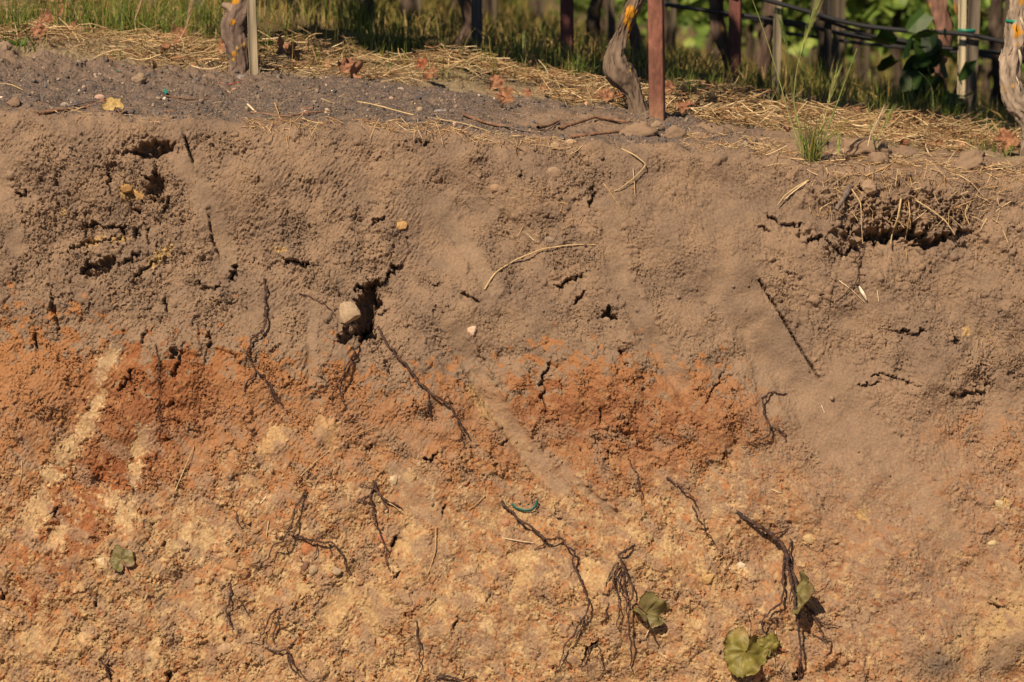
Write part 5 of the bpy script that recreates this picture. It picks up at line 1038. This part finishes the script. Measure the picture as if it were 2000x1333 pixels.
def cordon_data(seed):
    o = (lambda d: mesh('cordon', d[0], d[1], M_bark, d[2]))(cordon_mesh(seed, .85)); me = o.data; bpy.data.objects.remove(o); return me
CORD = cordon_data(5)
G1 = 'vines of the front row'
def px_trunk(pts, Y):            # (u, v, radius in px) up a trunk standing at depth Y
    return np.array([np.r_[P(u, v, Y), r*(Y+8)/F] for u, v, r in pts])
def vine(label, base, tdata, group, crown=0, low=False, lean=0, ties=()):
    t = based('grape_vine', [float(x) for x in base], label, 'grape vine', group)
    rel(mesh('trunk', tdata[0], tdata[1], M_bark, tdata[2]), t)
    add_child('cordon', CORD, t, (lean, 0, 0)); add_child('crown', CROWN[crown % 3], t, (lean, 0, 0), math.pi*(crown % 2))
    for (c, r_) in ties:
        a = np.linspace(0, 2*np.pi, 25); p = np.stack((c[0]+r_*np.cos(a), c[1]+r_*np.sin(a), c[2]+.002*np.sin(a)), -1)
        v, f = tubes(p[None], np.full((1, 25), .0045), 6); rel(mesh('tie_band', v, f, M_plastic, A(.01, .20, .13)), t)
    return t
def up(pts, Y, x):               # carry a trunk on above the frame to the cordon
    q = px_trunk(pts, Y); b = q[0]
    e = q[-1]; return np.vstack((q, [(e[0]+(x-e[0])*.5, Y, e[2]+.3, e[3]), (x, Y, b[2]+.86, e[3]*1.05)]))
def P_(u, v, Y): return P(u, v, Y)
t1 = up([(466, 158, 24), (465, 140, 17), (470, 122, 16), (466, 100, 19), (458, 76, 22), (455, 55, 21), (462, 34, 20), (474, 12, 18), (486, -14, 17), (500, -50, 17)], .88, P(500, -50, .88)[0]+.02)
vv = vine('gnarled vine with orange lichen beside the wooden stake', P(466, 150, .88), trunk_mesh(t1, 11, (.125, .09, .075), [(455, 42, 5, 1), (459, 106, 5, .9), (456, 117, 4, .9), (475, 88, 4, .7), (464, 95, 3, .6), (460, 2, 6, 1)]), G1, 0)
sb_ = px_trunk([(462, 28, 10), (450, 18, 9), (442, 12, 8), (434, 10, 5)], .87); d = trunk_mesh(sb_, 12, sides=16); rel(mesh('side_spur', d[0], d[1], M_bark, d[2]), vv)
t2 = up([(1256, 240, 24), (1249, 222, 15), (1246, 205, 13), (1240, 186, 13), (1234, 172, 16), (1222, 156, 23), (1209, 142, 27), (1204, 124, 24), (1203, 102, 16), (1211, 78, 13), (1219, 55, 13), (1228, 30, 14), (1238, 6, 14), (1250, -30, 15)], .62, P(1250, -30, .62)[0]+.03)
vine('vine with a swollen knee and yellow lichen beside the rusty post', P(1250, 225, .62), trunk_mesh(t2, 21, (.125, .092, .07), [(1233, 24, 12, 1), (1226, 44, 6, 1), (1229, 56, 4, 1), (1230, 72, 5, .9), (1225, 18, 4, .9), (1224, 103, 2, .8), (1231, 138, 2.5, .7)]), G1, 1)
t3 = up([(2016, 330, 26), (2014, 290, 19), (2016, 255, 18), (2012, 228, 19), (2000, 208, 23), (1986, 190, 24), (1977, 168, 20), (1975, 145, 19), (1979, 115, 18), (1984, 85, 19), (1986, 55, 21), (1992, 20, 19), (1999, -15, 20), (2004, -40, 20)], .56, P(2004, -40, .56)[0]+.02)
v3 = vine('pale shaggy vine with a green tie and orange lichen at the right edge', P(2014, 310, .56), trunk_mesh(t3, 31, (.21, .165, .13), [(1987, 62, 11, 1), (1988, 88, 4, .9), (1994, 4, 5, .9), (1960, 172, 3, .8), (1978, 168, 3, .8), (1964, 178, 2.5, .8)], rough=.2), G1, 2, ties=((P(1988, 41, .56), .0305),))
for k, (a, b_) in enumerate([((1989, 95), (1994, 128)), ((1984, 150), (1992, 176)), ((1990, 30), (2002, 62))]):
    q = np.array([P(a[0], a[1], .53), P((a[0]+b_[0])/2+2, (a[1]+b_[1])/2, .515), P(b_[0], b_[1], .52)]); v, f = tubes(resample(q, 9)[None], np.array([[.001, .003, .004, .004, .005, .005, .004, .003, .001]]), 6, .35)
    rel(mesh('bark_flake', v, f, M_bark, A(.42, .36, .27)), v3)

def bevel_box(c0, c1, wx, wy, mat, col, name='shaft', rows=60):
    """square stake along c0-c1, slightly worn: rounded corners and a wavy outline"""
    th = np.array([38, 45, 52, 128, 135, 142, 218, 225, 232, 308, 315, 322])*math.pi/180
    sx, sy = np.sign(np.cos(th)), np.sign(np.sin(th)); k = np.array([.94, .985, .94]*4)
    ox = np.where(np.arange(12) % 3 == 1, .97, 1.0); X_ = sx*wx/2*np.tile([.86, .965, 1], 4); Y_ = sy*wy/2*np.tile([1, .965, .86], 4)
    X_[3:6] = X_[3:6][::-1]; Y_[3:6] = Y_[3:6][::-1]; X_[9:] = X_[9:][::-1]; Y_[9:] = Y_[9:][::-1]
    t = np.linspace(0, 1, rows)[:, None]; c = np.array(c0)[None, None]*(1-t[..., None])+np.array(c1)[None, None]*t[..., None]
    o = np.stack((np.broadcast_to(X_, (rows, 12)), np.broadcast_to(Y_, (rows, 12)), np.zeros((rows, 12))), -1)
    v = c+o; v = v+.0007*fbm(v, 30, 3, 5)[..., None]*np.array((1, 1, 0))
    r0 = np.arange(rows-1)[:, None]*12; s = np.arange(12)[None]; s2 = (s+1) % 12
    f = np.stack((r0+s, r0+s2, r0+12+s2, r0+12+s), -1).reshape(-1, 4)
    cap = (rows-1)*12; f = np.r_[f, [[cap, cap+3, cap+6, cap+9]], [[cap, cap+1, cap+2, cap+3]], [[cap+3, cap+4, cap+5, cap+6]], [[cap+6, cap+7, cap+8, cap+9]], [[cap+9, cap+10, cap+11, cap]]]
    return v.reshape(-1, 3), f, A(*col)*(1+.1*fbm(v.reshape(-1, 3)*np.array((1, 1, .1)), 60, 3, 2))[:, None]
b0 = P(497, 152, .84); b1 = b0+np.array((-.035, 0, 1.2)); 
centre(thing_mesh('wooden_stake', bevel_box(b0, b1, .0265, .022, M_wood, (.30, .25, .175)), M_wood, 'weathered square wooden stake beside the gnarled vine', 'stake'))
# rusty steel post: rolled channel with a raised flange
def channel(c0, c1, wd, dp, col, rows=90):
    prof = np.array([(-.5, 0), (-.47, -.10), (-.30, -.16), (.18, -.16), (.24, -.5), (.36, -.5), (.40, -.14), (.5, -.04), (.5, .06), (.33, .10), (-.4, .10), (-.5, .05)])*np.array((wd, dp))
    t = np.linspace(0, 1, rows)[:, None, None]; c = np.array(c0)*(1-t)+np.array(c1)*t
    v = c+np.c_[prof, np.zeros(12)][None]; r0 = np.arange(rows-1)[:, None]*12; s = np.arange(12)[None]; s2 = (s+1) % 12
    f = np.stack((r0+s, r0+s2, r0+12+s2, r0+12+s), -1).reshape(-1, 4); v = v.reshape(-1, 3)
    rust = np.clip(fbm(v*np.array((1, 1, .35)), 40, 4, 8), -1, 1)[:, None]
    lo = np.clip(1-(v[:, 2:]-c0[2]-.02)/.07, 0, 1)
    return v, f, np.clip(A(*col)*(1+.42*rust)*(1-lo*.5)+A(.30, .17, .10)*lo*.5, .01, .8)
b0 = P(1284, 245, .50); b1 = b0+np.array((-.035, .0, 1.9))
centre(thing_mesh('steel_post', channel(b0, b1, .046, .035, (.165, .068, .048)), M_rust, 'rusty steel post standing at the bank edge beside the middle vine', 'post'))

# ---- second row (in the shade of the first) and the rows behind
G2 = 'shaded vines of the second row'
def simple_trunk(u, v, Y, w_px, seed, lean=0, bark=(.19, .14, .11), lich=(), kink=.02):
    b = P(u, v, Y); r_ = np.random.default_rng(seed); rr = w_px*.5*(Y+8)/F
    z = np.linspace(-.04, .86, 9); pts = np.stack((b[0]+lean*z+np.r_[0, r_.normal(0, kink, 8)], np.full(9, Y)+r_.normal(0, .01, 9), b[2]+z, rr*np.array([1.35, 1.05, .95, 1, .9, .9, .85, .9, 1])), 1)
    return b, trunk_mesh(pts, seed, bark, lich, 18, 1, .2)
for k, (lab, u, v, w_, ln, bk, lc) in enumerate([  # bark of most trunks darkened: part of the shade is in the colour
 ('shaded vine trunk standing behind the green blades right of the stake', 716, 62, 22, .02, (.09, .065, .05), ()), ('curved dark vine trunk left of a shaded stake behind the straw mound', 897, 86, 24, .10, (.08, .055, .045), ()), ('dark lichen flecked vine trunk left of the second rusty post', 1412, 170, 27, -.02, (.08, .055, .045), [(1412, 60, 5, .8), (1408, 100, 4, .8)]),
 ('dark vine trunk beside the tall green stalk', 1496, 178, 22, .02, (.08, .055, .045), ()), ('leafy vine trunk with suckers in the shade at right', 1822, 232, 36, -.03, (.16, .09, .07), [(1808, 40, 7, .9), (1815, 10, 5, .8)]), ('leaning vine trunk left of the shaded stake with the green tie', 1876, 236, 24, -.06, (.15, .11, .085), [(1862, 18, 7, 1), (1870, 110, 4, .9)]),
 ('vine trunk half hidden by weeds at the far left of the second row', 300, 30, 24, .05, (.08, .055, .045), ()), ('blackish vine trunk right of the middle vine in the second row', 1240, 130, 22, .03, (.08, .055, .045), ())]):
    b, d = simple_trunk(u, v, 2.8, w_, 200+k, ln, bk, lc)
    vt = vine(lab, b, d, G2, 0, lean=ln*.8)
    if 'suckers' in lab:
        r_ = np.random.default_rng(3); n = 46; c = P(1800, 150, 2.62)+np.stack((r_.normal(0, .045, n), r_.normal(0, .05, n), r_.normal(0, .075, n)), -1)
        c = np.r_[c, P(1820, 85, 2.6)+np.stack((r_.normal(0, .02, 9), r_.normal(0, .03, 9), r_.normal(0, .03, 9)), -1), P(1795, 195, 2.6)+np.stack((r_.normal(0, .08, 24), r_.normal(0, .05, 24), r_.normal(0, .03, 24)), -1)]; n = len(c)
        ld = leaves_cloud(n, .1, (0, 1), .1, .075, 9, ((.02, .05, .01), (.03, .065, .012), (.05, .085, .015), (.015, .035, .008))); lv = ld[0].reshape(n, 9, 3); lv = lv-lv.mean(1, keepdims=True)+c[:, None]  # leaf greens near black: deep shade put into their colour
        rel(mesh('sucker_leaves', lv.reshape(-1, 3), ld[1], M_leaf, ld[2], False), vt)
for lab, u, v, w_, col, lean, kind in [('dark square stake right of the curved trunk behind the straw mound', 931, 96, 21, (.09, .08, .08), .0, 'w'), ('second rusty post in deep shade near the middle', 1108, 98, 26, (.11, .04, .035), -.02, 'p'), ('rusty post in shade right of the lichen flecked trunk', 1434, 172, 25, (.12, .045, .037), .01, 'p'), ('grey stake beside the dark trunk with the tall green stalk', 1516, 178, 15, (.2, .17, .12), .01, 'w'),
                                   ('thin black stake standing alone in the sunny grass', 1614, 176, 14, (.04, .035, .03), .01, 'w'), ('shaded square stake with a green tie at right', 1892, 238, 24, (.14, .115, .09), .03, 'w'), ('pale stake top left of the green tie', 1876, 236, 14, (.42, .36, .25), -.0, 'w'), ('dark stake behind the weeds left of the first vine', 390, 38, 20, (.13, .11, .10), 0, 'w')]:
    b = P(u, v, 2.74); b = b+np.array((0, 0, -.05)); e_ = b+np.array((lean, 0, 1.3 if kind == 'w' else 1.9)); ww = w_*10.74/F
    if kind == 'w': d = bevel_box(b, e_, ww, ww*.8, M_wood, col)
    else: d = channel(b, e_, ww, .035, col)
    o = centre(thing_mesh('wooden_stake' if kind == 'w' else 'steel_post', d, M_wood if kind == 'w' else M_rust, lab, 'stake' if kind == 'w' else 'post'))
    if 'green tie' in lab and 'pale' not in lab:
        a = np.linspace(0, 2*np.pi, 21); c = P(1888, 60, 2.74); p = np.stack((c[0]+.029*np.cos(a), c[1]+.024*np.sin(a), c[2]+0*a), -1); v_, f_ = tubes(p[None], np.full((1, 21), .006), 6)
        rel(mesh('tie_band', v_, f_, M_plastic, A(.01, .16, .11)), o)
# drip hoses
for k, (lab, Y, pts, r_) in enumerate([('upper black drip hose sagging between the shaded posts', 2.70, [(900, -150), (1200, -90), (1400, -34), (1480, -4), (1540, 12), (1600, 30), (1660, 47), (1720, 56), (1780, 61), (1840, 64), (1885, 66), (1950, 80), (2020, 96), (2300, 150)], .0085), ('lower black drip hose crossing behind the leafy vine', 2.76, [(1300, 10), (1450, 30), (1560, 45), (1620, 62), (1690, 76), (1760, 84), (1830, 92), (1900, 100), (1960, 104), (2030, 108), (2300, 160)], .0075), ('thin black hose joining the two drip hoses', 2.72, [(1600, 36), (1650, 54), (1700, 70), (1760, 80), (1800, 90), (1860, 96)], .006),
                                       ('black drip hose of the third row in the gap behind', 5.0, [(900, -60), (1200, -12), (1300, 8), (1400, 26), (1500, 42), (1650, 66), (1800, 84), (1950, 112), (2200, 150)], .009), ('low black hose behind the vine at right', 5.0, [(1500, 60), (1700, 88), (1850, 100), (2000, 122), (2200, 150)], .008)]):
    q = np.array([P(u, v, Y) for u, v in pts]); q = resample(q, 90); v_, f_ = tubes(q[None], np.full((1, 90), r_), 10)
    centre(thing_mesh('drip_hose', (v_, f_, A(.022, .022, .026)), M_hose, lab, 'drip hose'))
# rows three and on: build one of each, then copy
TR = []
for k in range(4):
    r_ = np.random.default_rng(60+k); z = np.linspace(-.05, .88, 8)
    pts = np.stack((np.r_[0, r_.normal(0, .018, 7)], np.r_[0, r_.normal(0, .012, 7)], z, .027*np.array([1.4, 1.1, 1, 1, .95, .9, .95, 1])), 1)
    d = trunk_mesh(pts, 80+k, (.06, .045, .035), (), 12, 1, .2); o = mesh('trunk', d[0], d[1], M_bark, d[2]); TR.append(o.data); bpy.data.objects.remove(o)
sd = bevel_box((0, 0, -.05), (0, 0, 1.3), .026, .026, M_wood, (.10, .08, .06), rows=12); o = mesh('stake', *sd[:2], M_wood, sd[2]); STK = o.data; bpy.data.objects.remove(o)
src = based('grape_vine', (0, 0, 0), 'x', 'grape vine'); add_child('trunk', TR[0], src); add_child('cordon', CORD, src); add_child('crown', CROWN[0], src)
first = True; cnt = 0
RL = {5.0: 'vine trunk of the third row in the dappled grass', 7.3: 'vine trunk of the fourth row deep in the sunny grass', 9.8: 'blurred vine of the fifth row', 12.5: 'blurred leafy vine of the sixth row', 15.5: 'blurred leafy vine of the seventh row', 19.5: 'blurred leafy vine of the eighth row', 24.5: 'faint leafy vine at the far end of the vineyard', 30: 'faint leafy vine at the very back of the vineyard'}
for Y, lab in RL.items():
    half = (Y+8)*.172+1.3; sp = .86; n = int(2*half/sp)
    for i in range(n+1):
        X = -half+i*sp+(Y*1.7 % 1)+R.uniform(-.08, .08); g = float(G(np.clip(X, -3, 3), Y)-.06*(X-np.clip(X, -3, 3)))
        if first: t = src; first = False
        else:
            t = src.copy(); COL.objects.link(t)
            for ch in list(src.children):
                if ch.name.startswith(('trunk', 'cordon', 'crown')):
                    c = ch.copy(); COL.objects.link(c); c.parent = t
                    if ch.name.startswith('trunk'): c.data = TR[cnt % 4]
                    if ch.name.startswith('crown'): c.data = CROWN[cnt % 3]
        t.location = (X, Y, g); t.rotation_euler = (0, 0, R.choice((0, math.pi))+R.uniform(-.2, .2)); t.scale = (1, 1, R.uniform(.95, 1.05))
        tag(t, lab, 'grape vine', 'vines of the rows behind')
        if Y > 9 and (X > -.2*Y*0+(-1 if Y > 14 else .0)): add_child('sucker_leaves', LOW[cnt % 2], t)
        cnt += 1
        if Y < 9 or Y < 16 and i % 2 == 0:
            s_ = bpy.data.objects.new('wooden_stake', STK); COL.objects.link(s_); s_.location = (X+.06, Y-.05, g); s_.scale = (1+.02*Y, 1, 1)
            tag(s_, 'square stake beside a vine in the third row' if Y < 6 else 'blurred stake among the rows behind the third', 'stake', 'stakes of the rows behind')
